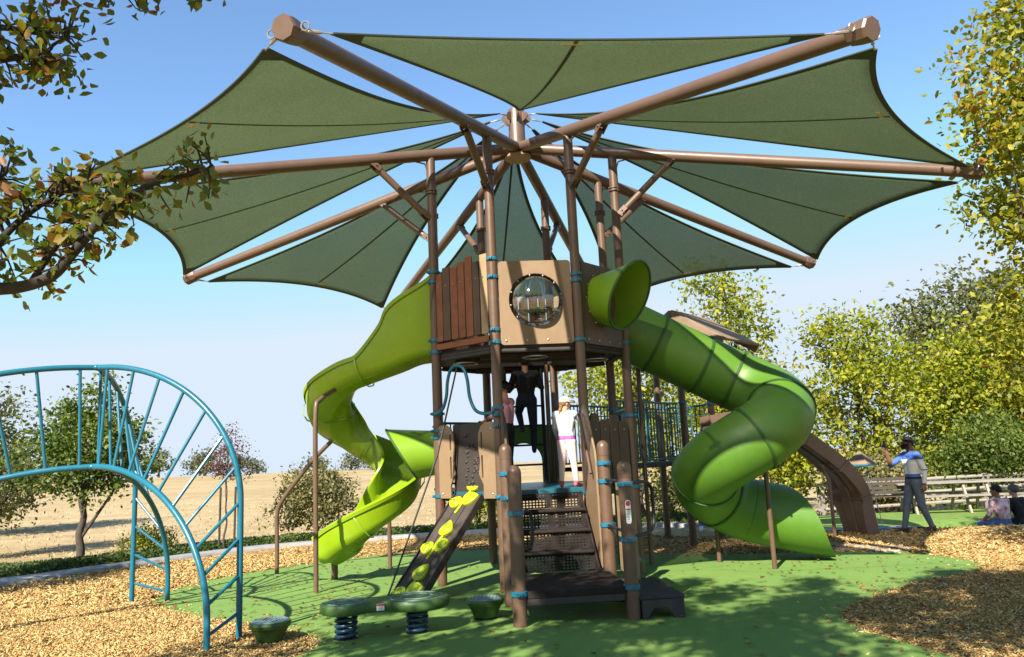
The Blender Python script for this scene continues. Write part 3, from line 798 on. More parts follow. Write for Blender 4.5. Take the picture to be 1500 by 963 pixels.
def near_i(x, y, z): return min(range(len(path)), key=lambda i: np.linalg.norm(path[i] - np.array([x, y, z])))
for q in ((2.15, 11.72, 3.36), (2.85, 11.77, 2.97), (3.3, 11.77, 2.7), (3.77, 11.0, 2.2), (3.22, 10.63, 1.8), (2.65, 11.2, 1.3), (2.95, 11.7, .95)):
    ring_at(path, tube, i=max(1, near_i(*q)))
for (x, y, zt, tgt) in ((3.46, 11.02, 1.62, None), (2.92, 11.88, .62, None), (1.93, 11.98, 3.02, None)):
    lg = build('slide_leg', MB().tube([(x, y, -.2), (x, y, zt - .1), (x - .0, y + .0, zt + .12)], .034, 12), M['post'], tube)
    build('leg_bracket', MB().box((x, y, zt + .05), (.14, .12, .05)), M['post'], lg, bevel=.01)

# ---- open spiral slide on the left (face H-A)
m, t, n = facet('H', 'A')
sc_, sr = np.array([-2.42, 11.98]), .45
sp = [m + UZ * 3.2, m + n * .25 + UZ * 3.18]
st_ = m + n * .25
for f in np.linspace(.2, 1, 5): sp.append(np.array([st_[0] + (sc_[0] - st_[0]) * f, st_[1] + (sc_[1] - sr - st_[1]) * f, 3.16 - .31 * f]))
zs0 = 2.85
AT = 2 * math.pi * 1.12
for a in np.linspace(0, AT, 40)[1:]:
    q_ = .14 * sm(2.2, 4.4, a); sp.append(np.array([sc_[0] + q_ - sr * math.sin(a), sc_[1] - sr * math.cos(a), zs0 - 2.2 * a / (2 * math.pi)]))
e0 = sp[-1]; ed = nrm(sp[-1] - sp[-2])
for f in np.linspace(0, 1, 5)[1:]: sp.append(e0 + np.array([ed[0] * .26 * f, ed[1] * .26 * f, -.13 * f + .05 * f * f]))
sp = np.array(catmull(sp, 2)); dd_ = np.r_[0, np.cumsum(np.linalg.norm(np.diff(sp, axis=0), axis=1))]
sp = np.stack([np.interp(np.linspace(0, dd_[-1], 130), dd_, sp[:, i]) for i in range(3)], 1)
for _ in range(6): sp[1:-1] = sp[1:-1] * .5 + (sp[:-2] + sp[2:]) * .25
sp = list(sp); SPL = dd_[-1]
def chute(i, L_):
    f = i / (L_ - 1); hw = .305
    h = .33 + .85 * max(0, 1 - f * SPL / 1.12) ** 1.2
    # on the outside of the bend the wall stands higher
    hr = h; hl = h + .04 * sm(.2, .3, f)
    o, inn = [], []
    base = [(-hw, 0.14), (-hw * .92, .06), (-hw * .7, .012), (-.1, 0), (.1, 0), (hw * .7, .012), (hw * .92, .06), (hw, .14)]
    outer = [(-hw - .055, hl - .05), (-hw - .06, hl), (-hw - .02, hl + .02)] + [(-hw - .004, hl)] + base + [(hw + .004, hr), (hw + .02, hr + .02), (hw + .06, hr), (hw + .055, hr - .05)]
    back = [(hw + .035, hr - .02), (hw + .03, .10), (hw * .95, .0), (hw * .7, -.03), (.1, -.035), (.02, -.075), (-.02, -.075), (-.1, -.035), (-hw * .7, -.03), (-hw * .95, .0), (-hw - .03, .10), (-hw - .035, hl - .02)]
    return outer + back
spiral = build('spiral_slide', MB().sweep(sp, [chute(i, len(sp)) for i in range(len(sp))]), M['lime'], play, smooth=55)
for i in (25, 47, 69, 90, 112):
    if i < len(sp) - 2:
        sec = [(x * 1.0, y) for x, y in [(-.375, .30), (-.385, .1), (-.33, -.02), (-.25, -.055), (0, -.09), (.25, -.055), (.33, -.02), (.385, .1), (.375, .30)]]
        back = [(x * 1.03, y - .02) for x, y in sec[::-1]]
        build('joint_flange', MB().sweep([sp[i], sp[i + 1] * .3 + sp[i] * .7], [sec + back] * 2), M['horn'], spiral, smooth=30)
def leg(pts, r=.034): return build('slide_leg', MB().tube(catmull(pts, 5), r, 12), M['arm'], spiral)
leg([(-2.78, 10.75, -.2), (-2.78, 10.75, .8), (-2.78, 10.75, 2.35), (-2.74, 10.86, 2.6), (-2.62, 11.35, 2.80)])
leg([(-3.93, 12.78, -.2), (-3.93, 12.78, .5), (-3.93, 12.78, .95), (-3.8, 12.72, 1.2), (-3.3, 12.5, 1.75), (-2.9, 12.35, 2.1)])
leg([(-2.14, 12.9, -.2), (-2.14, 12.9, .9), (-2.14, 12.75, 1.5)])
leg([(-2.80, 11.9, -.2), (-2.80, 11.9, .15), (-2.80, 11.9, .32)], .05)

# ---- lower deck
ld = build('lower_deck', MB().prism(octpoly(1.45), T(0, 0, 1.19), UX, UY, .07), M['rail'], play, bevel=.008)  # deck takes the rail teal: blue of reflected sky put into its colour
for k in KP:
    a, b = octo(k, 1.44, 1.16), octo(k + 1, 1.44, 1.16)
    build('deck_rim', MB().tube([a + (b - a) * .06, b + (a - b) * .06], .03, 10), M['deck'], ld)
# face A-B: climber gateway
m, t, n = facet('A', 'B')
z0, z1 = 1.17, 2.16
def gate(sg):
    h = z1 - z0
    pl = [(0, .0), (.0, h - .03), (.05, h), (.16, h), (.24, h - .05), (.29, h - .14), (.30, h - .3), (.27, h * .5), (.30, .32), (.225, .18), (.225, 0)]
    pl = [(x * sg, y) for x, y in pl]
    if sg > 0: pl = pl[::-1]
    slots = [[(sg * (.235 + x), y) for x, y in roundrect(.028, .22, .013, 3, 0, h - .24)], [(sg * (.235 + x), y) for x, y in roundrect(.028, .30, .013, 3, 0, h - .58)]]
    g = build('gate_panel', MB().prism(pl, m - t * sg * .525 + UZ * z0 + n * .02, t, UZ, .026, holes=slots), M['tan'], play, bevel=.005)
    bolts(g, [m - t * sg * .46 + UZ * (z0 + y) + n * .047 for y in (.06, .9)], n, .012)
gate(1); gate(-1)
net = build('bubble_panel', MB().prism(roundrect(.62, .92, .02, 2), m + UZ * 1.70 - n * .05, t, UZ, .02), M['darkpanel'], play, bevel=.004)
g = random.Random(5); bb = MB()
for i in range(26):
    a = g.uniform(0, 6.28); q = g.uniform(.2, 1) ** .6; bb.sphere(m - n * .03 + t * (.02 + .15 * q * math.cos(a)) + UZ * (1.62 + .26 * q * math.sin(a)), (.022, .022, .022 * g.uniform(.7, 1.5)), 8)
for (xx, zz) in ((-.06, 2.0), (.13, 1.55), (-.02, 1.36), (.05, 1.38)): bb.sphere(m - n * .028 + t * xx + UZ * zz, .028, 8)
bb.box(m - n * .036 + UZ * 1.66, (.40, .016, .80), (t, n, UZ))
build('bubble_relief', bb, M['darkpanel'], net, smooth=60)
# blue grab loop over the gateway
lp = [(-.55, 2.33), (-.46, 2.335), (-.36, 2.40), (-.29, 2.56), (-.26, 2.76), (-.19, 2.91), (-.07, 2.955), (.05, 2.90), (.115, 2.74), (.15, 2.5), (.24, 2.33), (.38, 2.27), (.56, 2.27)]
build('grab_loop', MB().tube(catmull([m + t * x + UZ * z + n * .09 for x, z in lp], 6), .023, 12), M['teal'], play)
# ramp with leaf holds
M['rampwood'] = paint('ramp_dark_board', (.045, .034, .028), .7, .45, 7, .5, 40)
L_ = 1.22; foot = m + n * (L_ + .05); head = m + n * .03 + UZ * 1.22
rd = nrm(head - foot); rn = nrm(np.cross(t, rd)); rn = rn if rn[2] > 0 else -rn
if np.cross(t, rd) @ rn < 0: tt_ = -t
else: tt_ = t
rl = np.linalg.norm(head - foot); rw = .47
rp = build('climbing_ramp', MB().prism(roundrect(rw, rl, .02, 2), (head + foot) / 2 - rn * .05, tt_, rd, .05), M['rampwood'], play, bevel=.006)
for x in (-.08, .08):
    build('groove', MB().box((head + foot) / 2 + tt_ * x + rn * .001, (.012, rl * .98, .006), (tt_, rd, rn)), M['black'], rp)
build('ramp_rail', MB().box((head + foot) / 2 + tt_ * (rw / 2 + .012) - rn * .03, (.02, rl, .1), (tt_, rd, rn)), M['darkpanel'], rp, bevel=.004)
build('ramp_rail', MB().box((head + foot) / 2 - tt_ * (rw / 2 + .012) - rn * .03, (.02, rl, .1), (tt_, rd, rn)), M['darkpanel'], rp, bevel=.004)
def leafshape(s, rot, ox, oy):
    pts = []
    for a in np.linspace(0, 2 * math.pi, 26)[:-1]:
        x, y = s * .92 * math.sin(a) * abs(math.sin(a / 2)) ** .8, s * .85 * math.cos(a)
        pts.append((ox + x * math.cos(rot) - y * math.sin(rot), oy + x * math.sin(rot) + y * math.cos(rot)))
    return pts[::-1]
for q, v in enumerate((-.44, -.04, .38)):
    o_ = foot + rd * (rl * (.5 + v) + .02); hm = MB()
    lv = [(.15, -.4, .04, .36), (.13, 1.3, -.13, .04), (.15, -1.2, .11, .11)] if q != 1 else [(.145, .1, .02, .34), (.13, 1.4, -.13, .02), (.14, -1.25, .11, .08)]
    for (s_, rr_, ox, oy) in lv: hm.prism(leafshape(s_, rr_, ox * tt_ @ tt_ if False else ox, oy), o_ + rn * .002, tt_, rd, .035)
    hm.tube(catmull([o_ + tt_ * x + rd * y + rn * .012 for x, y in ((-.02, -.14), (.0, .0), (-.01, .1), (.03, .26))], 5), .018, 8)
    hm.tube(catmull([o_ + tt_ * x + rd * y + rn * .012 for x, y in ((-.12, .04), (-.02, .02), (.11, .12))], 5), .016, 8)
    h_ = build('leaf_hold', hm, M['yellow'], rp, bevel=.009)
    for (s_, rr_, ox, oy) in lv:
        ring = [o_ + tt_ * (ox + s_ * .42 * math.cos(a)) + rd * (oy + s_ * .42 * math.sin(a)) + rn * .037 for a in np.linspace(0, 2 * math.pi, 16)]
        build('hold_rim', MB().tube(ring, .006, 6), M['horn'], h_)
# guide rod from the loop down to the foot of the ramp
build('guide_rod', MB().tube([m + n * .09 - t * .07 + UZ * 2.94, m + n * .42 - t * .16 + UZ * 1.75, foot - t * .18 + n * .05 + UZ * .05], .012, 8), M['black'], play)

# face H-A lower and others
m, t, n = facet('H', 'A')
ap_ = build('horn_panel', MB().prism(roundrect(.98, .95, .03), m + UZ * 1.72, t, UZ, .026), M['brownpanel'], play, bevel=.006)
horn(m + UZ * 1.80 + n * .026, n, UZ, .32, .37, .52, play, (.42, .0), 'horn')
m, t, n = facet('C', 'D')
for x, h, w in ((-.36, 1.0, .2), (-.13, .92, .2), (.1, .98, .2), (.34, .9, .22)):
    pl = build('plank', MB().prism(roundrect(w, h, .08, 5), m + t * x + UZ * (1.22 + h / 2), t, UZ, .03), M['brownpanel'], play, bevel=.006)
    bolts(pl, [m + t * x + UZ * z + n * .032 for z in (1.34, 2.0)], n, .012)
def pipes(a, b, z0, z1, nb, parent, mat='rail', inset=.0, rr=.012):
    d = nrm(b - a); L2 = np.linalg.norm(b - a); mm = MB()
    for i in range(nb):
        p = a + d * L2 * (i + .5) / nb; mm.tube([p + UZ * z0, p + UZ * z1], rr, 8)
    mm.tube([a + UZ * z1, b + UZ * z1], .02, 10).tube([a + UZ * z0, b + UZ * z0], .016, 10).tube([a + UZ * (z1 - .17), b + UZ * (z1 - .17)], .01, 8)
    r_ = build('pipe_barrier', mm, M[mat], parent)
    return r_
pipes(P0['G'] + (P0['H'] - P0['G']) * .08, P0['G'] + (P0['H'] - P0['G']) * .92, 1.32, 2.25, 9, play)
pipes(P0['D'] + (P0['E'] - P0['D']) * .08, P0['D'] + (P0['E'] - P0['D']) * .92, 1.32, 2.3, 9, play)
for k_, (a, b) in enumerate((('D', 'E'),)):
    m, t, n = facet(a, b)
    for x in (-.3, .05):
        build('plank', MB().prism(roundrect(.2, 1.0, .08, 5), m + t * x + UZ * 1.74 - n * .05, t, UZ, .03), M['brownpanel'], play, bevel=.006)
# back face: green arch panel and ladder to the upper deck
m, t, n = facet('F', 'G')
arch_poly = [(-.5, 0), (-.5, .95), (.5, .95), (.5, 0), (.3, 0)] + [(.3 * math.cos(a), .36 + .3 * math.sin(a)) for a in np.linspace(0, math.pi, 14)] + [(-.3, 0)]
build('arch_panel', MB().prism(arch_poly, m + UZ * 1.24, -t, UZ, .03), M['tubegreen'], play, bevel=.006)
ladx = .30; lad_y = .90
lad = build('ladder_rail', MB().tube([T(-ladx, lad_y, 1.2), T(-ladx, lad_y, 4.1)], .03, 12), M['black'], play)
build('ladder_rail', MB().tube([T(ladx, lad_y, 1.2), T(ladx, lad_y, 4.1)], .03, 12), M['black'], play)
for z in (1.55, 1.86, 2.17, 2.48, 2.79, 3.1):
    build('rung', MB().tube([T(-ladx, lad_y, z), T(ladx, lad_y, z)], .016, 10), M['black'], play)
for x in (-.46, -.36, .36, .46):
    build('inner_post', MB().tube([T(x, .72, 1.2), T(x, .72, 3.12)], .036, 12), M['post'], play)

# ---- stairs, platform and short posts
SY = [-1.40, -1.63, -1.86, -2.09, -2.32]
SZ = [1.25, 1.025, .80, .575, .35]
sw = .84
for i in range(1, 4):
    tr = build('tread', MB().box(T(.02, SY[i] - .0, SZ[i] - .02), (sw, .27, .035), (UX, UY, UZ)), M['tread'], play, bevel=.01)
    build('nosing', MB().tube([T(.02 - sw / 2, SY[i] - .135, SZ[i] - .018), T(.02 + sw / 2, SY[i] - .135, SZ[i] - .018)], .02, 10), M['tread'], tr)
for i in range(4):
    y = SY[i + 1] + .14 if i < 4 else SY[i]; y = SY[i] - .10
    za, zb = SZ[i + 1] + .0, SZ[i] - .04; rm = MB(); nb = 20
    for j in range(nb + 1): rm.box(T(.02 - sw / 2 + sw * j / nb, y, (za + zb) / 2), (.017 if j % 10 else .06, .012, zb - za), (UX, UY, UZ))
    for z in np.linspace(za + .008, zb - .008, 6): rm.box(T(.02, y - .0015, z), (sw, .012, .016), (UX, UY, UZ))
    build('riser', rm, M['tread'], play)
for sg in (-1, 1):
    x = .02 + sg * (sw / 2 + .02)
    pl = [(-1.37, 1.22), (-1.37, .9), (-2.3, .1), (-2.44, .1), (-2.44, .36)]
    build('stringer', MB().prism([(y, z) for y, z in pl], T(x - .012 * 1, 0, 0), UY, UZ, .024), M['tread'], play, bevel=.005)
# side walls of the stair
def stairwall(x, pts, mat, off=0):
    w = build('stair_wall', MB().prism(pts, T(x, 0, 0), UY, UZ, .028), M[mat], play, bevel=.007); return w
ptsR = [(-1.42, .95), (-1.42, 2.2), (-1.47, 2.3), (-1.6, 2.32), (-1.75, 2.24), (-2.2, 1.72), (-2.24, 1.6), (-2.24, .36), (-1.9, .36)]
wR = stairwall(.515, ptsR, 'tan'); wL = stairwall(-.545, ptsR, 'brownpanel')
for x in (.47, -.50):
    build('handrail', MB().tube(catmull([T(x, y, z) for y, z in ((-1.45, 2.2), (-1.6, 2.12), (-1.9, 1.78), (-2.15, 1.45))], 5), .017, 10), M['post'], play)
pf = build('platform', MB().prism(roundrect(1.16, 1.16, .03, 2), T(0, -2.86, .27), UX, UY, .075), M['tread'], play, bevel=.012)
for y in (-3.42, -2.3): build('platform_skirt', MB().box(T(0, y, .25), (1.04, .03, .1), (UX, UY, UZ)), M['deck'], pf, bevel=.01)
SP = {'FL': (-.56, -3.42, 1.52), 'FR': (.60, -3.40, 1.52), 'BL': (-.565, -2.33, 1.76), 'BR': (.60, -2.33, 1.75)}
spo = {}
for nme, (x, y, h) in SP.items():
    r_ = .072
    prof_ = [(r_, -.3), (r_, h)] + [(r_ * math.cos(a), h + .085 * math.sin(a)) for a in np.linspace(.12, math.pi / 2, 8)]
    po = build('short_post', MB().lathe(T(x, y, 0), prof_, 22), M['post'], play); spo[nme] = po
    build('post_cap', MB().lathe(T(x, y, h), [(r_ + .003, -.09)] + [((r_ + .003) * math.cos(a), .088 * math.sin(a)) for a in np.linspace(0, math.pi / 2, 9)], 22, cap=False), M['post'], po, smooth=60)
for nme, zz in (('FL', (.33, 1.12)), ('FR', (.33, .80, 1.36)), ('BL', (1.22, 1.5)), ('BR', (.86, 1.36, 1.57))):
    x, y, h = SP[nme]
    for z in zz: clamp(spo[nme], T(x, y, 0), z, .073, outdir=-UY, h=.05)
for z0_, z1_ in ((.98, 1.36),):
    build('steel_link', MB().tube([T(.60, -2.33, 1.38), T(.60, -3.4, 1.38)], .018, 8), M['black'], play)
    build('steel_link', MB().tube([T(.60, -2.33, .86), T(.60, -3.4, .86)], .018, 8), M['black'], play)
    build('steel_link', MB().tube([T(-.56, -2.33, .34), T(-.56, -3.4, .34)], .02, 8), M['black'], play)
hpn = build('hold_panel', MB().prism(roundrect(.84, 1.0, .03), T(.70, -2.86, .86), UY, UZ, .026), M['pale'], play, bevel=.006)
for (y, z, c) in ((-3.1, .55, 'teal'), (-2.7, .95, 'horn'), (-3.0, 1.2, 'rail')):
    build('hand_hold', MB().sphere(T(.74, y, z), (.05, .07, .045), 12), M[c], hpn)
def dloop(p, d, z0, z1, w, mat='black'):
    pts = [p + UZ * z1, p + d * w * .7 + UZ * z1, p + d * w * .93 + UZ * (z1 - .05), p + d * w + UZ * (z1 - .14), p + d * w + UZ * (z0 + .14), p + d * w * .93 + UZ * (z0 + .05), p + d * w * .7 + UZ * z0, p + UZ * z0]
    build('grab_handle', MB().tube(catmull(pts, 5), .02, 10), M[mat], play)
dloop(T(.62, -3.4), nrm(UX * .62 + UY * .78), .82, 1.36, .62)
dloop(T(-.52, -3.4), nrm(UX * .5 + UY * .86), .75, 1.12, .3)
stk = build('warning_sticker', MB().prism(roundrect(.055, .24, .026), T(.60, -3.40, 1.08) - UY * .074, UX, UZ, .003), M['white'], spo['FR'])
build('sticker_mark', MB().prism(roundrect(.045, .05, .02), T(.60, -3.40, 1.165) - UY * .0775, UX, UZ, .002), M['red'], stk)
build('sticker_mark', MB().prism(roundrect(.05, .014, .003), T(.60, -3.40, 1.105) - UY * .0775, UX, UZ, .002), M['red'], stk)
tx = MB()
for q in range(6): tx.box(T(.60, -3.40, 1.085 - q * .016) - UY * .0785, (.034 - .006 * (q % 3), .002, .006), (UX, UY, UZ))
build('sticker_text', tx, M['grey'], stk)
# step block beside the platform
blk = MB(); bx0, bx1 = .68, 1.12
blk.prism([(-3.42, 0), (-3.42, .2), (-2.3, .2), (-2.3, 0), (-2.45, 0), (-2.6, .11), (-3.12, .11), (-3.27, 0)], T(bx0, 0, 0), UY, UZ, .03)
blk.prism([(-3.42, 0), (-3.42, .2), (-2.3, .2), (-2.3, 0), (-2.45, 0), (-2.6, .11), (-3.12, .11), (-3.27, 0)], T(bx1 - .03, 0, 0), UY, UZ, .03)
blk.box(T((bx0 + bx1) / 2, -2.86, .215), (bx1 - bx0 + .03, 1.16, .04), (UX, UY, UZ))
blk.prism([(bx0, 0), (bx0, .197), (bx1, .197), (bx1, 0), (bx1 - .1, 0), (bx1 - .18, .11), (bx0 + .12, .11), (bx0 + .05, 0)][::-1], T(0, -3.432, 0), UX, UZ, .03)
build('step_block', blk, M['deck'], play, bevel=.008)

# ---- bridge and second tower
Dv = nrm(np.array([.643, .766, 0])); Tv = np.array([.766, -.643, 0])
b0 = (P0['E'] + P0['F']) / 2; b1 = np.array([2.58, 14.37, 0])
bd = build('bridge', MB().box((b0 + b1) / 2 + UZ * 1.44, (np.linalg.norm(b1 - b0) - .1, 1.0, .07), (Dv, Tv, UZ)), M['deck'], play, bevel=.01)
for sg in (-1, 1):
    pipes(b0 + Tv * .5 * sg + Dv * .08, b1 + Tv * .5 * sg - Dv * .08, 1.53, 2.5, 21, bd)
S2 = [b1 - Tv * .567, b1 + Tv * .567, b1 + Tv * .567 + Dv * 1.13, b1 - Tv * .567 + Dv * 1.13]
for p in S2:
    po = build('post', MB().tube([p - UZ * .3, p + UZ * 3.75], .066, 18), M['post'], play)
    for z in (1.5, 2.52, 3.6): clamp(po, p, z, outdir=-Dv)
c2 = sum(S2) / 4
build('second_deck', MB().box(c2 + UZ * 1.44, (1.08, 1.08, .07), (Dv, Tv, UZ)), M['deck'], play, bevel=.01)
pipes(S2[0] + Dv * .1, S2[3] - Dv * .1, 1.55, 2.5, 10, play)
pipes(S2[3] + Tv * .1, S2[2] - Tv * .1, 1.55, 2.5, 10, play)
# gable roof over the second tower
rc = c2 + Tv * .35 + Dv * .4; hw_, zr, ze = 1.02, 4.24, 3.58
for sg, mt in ((1, 'roofshingle'), (-1, 'roofshingle')):
    q = [rc - Dv * .75 + UZ * zr, rc + Dv * .75 + UZ * zr, rc + Dv * .75 + Tv * sg * hw_ + UZ * ze, rc - Dv * .75 + Tv * sg * hw_ + UZ * ze]
    nn = nrm(np.cross(q[1] - q[0], q[3] - q[0])); nn = nn if nn[2] > 0 else -nn
    build('roof_slab', MB().add([p for p in q] + [p + nn * .05 for p in q], [(0, 1, 2, 3), (4, 7, 6, 5), (0, 4, 5, 1), (1, 5, 6, 2), (2, 6, 7, 3), (3, 7, 4, 0)]), M[mt], play, bevel=.01)
    for en in (-1, 1):
        a = rc + Dv * en * .77; d_ = nrm(Tv * sg * hw_ + UZ * (ze - zr)); u_ = nrm(np.cross(Dv, d_)); u_ = u_ if u_[2] > 0 else -u_
        build('fascia', MB().box(a + UZ * zr + d_ * .61 - u_ * .05, (1.22, .03, .17), (d_, Dv, u_)), M['roofshingle'], play, bevel=.006)

# brown curved climbing wall from the second tower down to the ground
cw0 = S2[2] + Tv * .12 - Dv * .5
cp_ = catmull([cw0 + UZ * 2.05, np.array([4.35, 14.45, 2.12]), np.array([4.95, 14.55, 1.86]), np.array([5.55, 14.6, 1.42]), np.array([5.95, 14.65, 1.0]), np.array([6.1, 14.7, .5]), np.array([6.2, 14.72, -.05])], 6)
hw = .32
def wallsec():
    return [(-hw - .05, .22), (-hw - .06, -.02), (-hw + .02, -.05), (-.12, -.02), (-.10, -.05), (.10, -.05), (.12, -.02), (hw - .02, -.05), (hw + .06, -.02), (hw + .05, .22), (hw + .01, .22), (hw, .03), (-hw, .03), (-hw - .01, .22)]
cw = build('climbing_wall', MB().sweep(cp_, [wallsec()] * len(cp_)), M['arm'], play, smooth=40)
cw['label'] = 'brown ribbed curved climbing wall'
for i in (7, 14, 21, 28):
    sec = [(-hw - .08, .24), (-hw - .09, -.05), (hw + .09, -.05), (hw + .08, .24), (hw + .05, .24), (hw + .05, -.0), (-hw - .05, -.0), (-hw - .05, .24)]
    build('rib', MB().sweep([cp_[i], cp_[i] + nrm(cp_[i + 1] - cp_[i]) * .035], [sec] * 2), M['arm'], cw)
build('wall_leg', MB().tube([(5.62, 14.3, -.2), (5.62, 14.3, 1.0), (5.6, 14.45, 1.3)], .032, 10), M['post'], cw)
# ================================================================== ARCHED CLIMBER (three-legged)
AC = np.array([-4.73, 8.69, 0])
arch = thing('arched_climber', 'blue three-legged arched ladder climber standing in the wood mulch', 'climber', tuple(AC))
ztop, zlow = 2.90, 1.79
def archrail(base, zt, v0, bulge):
    base = np.array([*base, 0.]); hv = AC - base; pts = [base - UZ * .25, base]
    for f in np.linspace(.3, 1, 3): pts.append(base + UZ * v0 * f)
    for a in np.linspace(0, math.pi / 2, 15)[1:]:
        pts.append(base + hv * (1 - math.cos(a)) + UZ * (v0 + (zt - v0) * math.sin(a)))
    return pts
def rot3(p, ang):
    d = np.array([p[0] - AC[0], p[1] - AC[1]]); c, s = math.cos(ang), math.sin(ang)
    return (AC[0] + d[0] * c - d[1] * s, AC[1] + d[0] * s + d[1] * c)
legs = [((-2.89, 8.16), (-3.03, 7.69)), ((-5.18, 10.6), (-4.72, 10.63))]
far_leg = lambda p: tuple(AC[:2] + (np.array(p) - AC[:2]) * 1.0 + nrm(np.array([*(np.array(p) - AC[:2]), 0]))[:2] * .7)
legs.append((far_leg(rot3(legs[1][0], R(112))), far_leg(rot3(legs[1][1], R(112)))))
def resample(P, k):
    P = np.array(P); d = np.r_[0, np.cumsum(np.linalg.norm(np.diff(P, axis=0), axis=1))]
    return [np.array([np.interp(t, d, P[:, i]) for i in range(3)]) for t in np.linspace(0, d[-1], k)]
for up_b, lo_b in legs:
    A_ = catmull(archrail(up_b, ztop, 1.35, 0), 3); B_ = catmull(archrail(lo_b, zlow, .25, 0), 3)
    build('arch_rail', MB().tube(A_, .032, 14), M['arch'], arch)
    build('arch_rail', MB().tube(B_, .032, 14), M['arch'], arch)
    a = resample(A_, 60); b = resample(B_, 60)
    for q in np.linspace(.13, .97, 11):
        fa = int(59 * q); fb = int(59 * min(.98, q * 1.0))
        build('rung', MB().tube([a[fa], b[fb]], .017, 10), M['arch'], arch)
for z in (ztop, zlow): build('hub_joint', MB().sphere(AC + UZ * z, (.05, .05, .036), 14), M['arch'], arch, smooth=60)

# ================================================================== STEPPING PODS, SPRING BOARD, SWING
def pod(x, y, label):
    p = thing('stepping_pod', label, 'stepping pod', (x, y, 0), 0, 'green stepping pods on the play surface')
    c = np.array([x, y, 0])
    b = build('pod_body', MB().lathe(c, [(.10, -.02), (.105, .02), (.125, .035), (.145, .09), (.175, .145), (.18, .155), (.195, .16), (.203, .19), (.196, .21), (.18, .216), (.0, .21)], 40), M['pod'], p, smooth=30)
    m_ = MB().lathe(c, [(.0, .21), (.176, .21), (.179, .216), (.171, .222), (.0, .218)], 40)
    for i in range(9):
        for j in range(9):
            q = np.array([(i - 4) * .038, (j - 4) * .038])
            if np.hypot(*q) < .163: m_.lathe(c + (q[0], q[1], .217), [(.011, 0), (.009, .009), (.0, .01)], 7)
    build('pod_tread', m_, M['podtop'], p, smooth=30)
    build('pod_base', MB().lathe(c, [(.13, .005), (.13, .022), (.10, .028)], 24), M['black'], p)
    return p
pod(-2.5, 7.92, 'green stepping pod at the mulch edge beside the foot of the blue climber')
pod(-.42, 8.6, 'green stepping pod between the spring board and the stair platform')

sb = thing('spring_board', 'dark green double-disc wobble board resting on two coil springs', 'spring toy', (-1.42, 8.0, 0))
def board_outline(n=72):
    c1, c2 = np.array([-1.76, 7.95]), np.array([-1.08, 8.09]); d = c2 - c1; L = np.linalg.norm(d); d = d / L; s = np.array([-d[1], d[0]])
    out_t = []; r1, r2 = .255, .335
    xs_ = np.linspace(-r1, L + r2, 60)
    wv = []
    for x in xs_:
        w = 0
        if x < r1: w = max(w, math.sqrt(max(0, r1 * r1 - x * x)))
        if x > L - r2: w = max(w, math.sqrt(max(0, r2 * r2 - (x - L) ** 2)))
        if 0 < x < L: w = max(w, .155 + .05 * abs(x / L - .45))
        wv.append(w)
    k = np.convolve(np.pad(wv, 2, mode='edge'), np.ones(5) / 5, 'valid'); k[0] = k[-1] = .0; k[1] = wv[1]; k[-2] = wv[-2]
    P = [c1 + d * x + s * w for x, w in zip(xs_, k)] + [c1 + d * x - s * w for x, w in list(zip(xs_, k))[1:-1][::-1]]
    return [tuple(p) for p in P], c1, c2, d, s
bo, c1, c2_, bdv, bsv = board_outline()
cen = np.mean(bo, axis=0)
mbb = MB(); rings = []
for f, z in ((.93, .255), (.985, .275), (1.0, .305), (.985, .335), (.95, .352), (.86, .356), (.84, .350), (.5, .352), (.02, .352)):
    o_ = len(mbb.v)
    # shrink along the local inward direction (towards the centre line)
    for p in bo:
        x = np.clip((np.array(p) - c1) @ bdv, 0, np.linalg.norm(c2_ - c1)); q = c1 + bdv * x
        w = q + (np.array(p) - q) * f; mbb.v.append((w[0], w[1], z))
    rings.append(o_)
n_ = len(bo)
for a, b in zip(rings, rings[1:]):
    for j in range(n_): mbb.f.append((a + j, a + (j + 1) % n_, b + (j + 1) % n_, b + j)); mbb.m.append(0)
mbb.f.append(tuple(range(rings[0], rings[0] + n_))[::-1]); mbb.m.append(0)
bdo = build('board', mbb, M['pod'], sb, smooth=50)
for cc, r_ in ((c1, .19), (c2_, .26), (c2_, .16), (c1, .11)):
    build('grip_ring', MB().tube([(cc[0] + r_ * math.cos(a), cc[1] + r_ * math.sin(a), .352) for a in np.linspace(0, 2 * math.pi, 40)], .007, 6), M['podtop'], bdo)
for cc in (c1, c2_):
    pts = [(cc[0] + .095 * math.cos(t), cc[1] + .095 * math.sin(t), .005 + .25 * t / (2 * math.pi * 5)) for t in np.linspace(0, 2 * math.pi * 5, 110)]
    sp_ = build('spring', MB().tube(pts, .021, 8), M['spring'], sb, smooth=60)
    build('spring_plate', MB().lathe((cc[0], cc[1], 0), [(.12, -.01), (.12, .018), (.05, .02)], 24), M['black'], sp_)
sp0 = np.array([*(c1 + bdv * .33 - bsv * .172), .306]); nb_ = np.array([-bsv[0], -bsv[1], 0])
dX = np.array([*bdv, 0])
ws_ = build('warning_sticker', MB().box(sp0, (.075, .006, .065), (dX, nb_, UZ)), M['white'], bdo, bevel=.002)
build('sticker_mark', MB().box(sp0 + nb_ * .004 + UZ * .022, (.075, .002, .018), (dX, nb_, UZ)), M['red'], ws_)
tx = MB()
for q in range(3): tx.box(sp0 + nb_ * .004 - UZ * (q * .013 - .002), (.05, .002, .005), (dX, nb_, UZ))
build('sticker_text', tx, M['grey'], ws_)

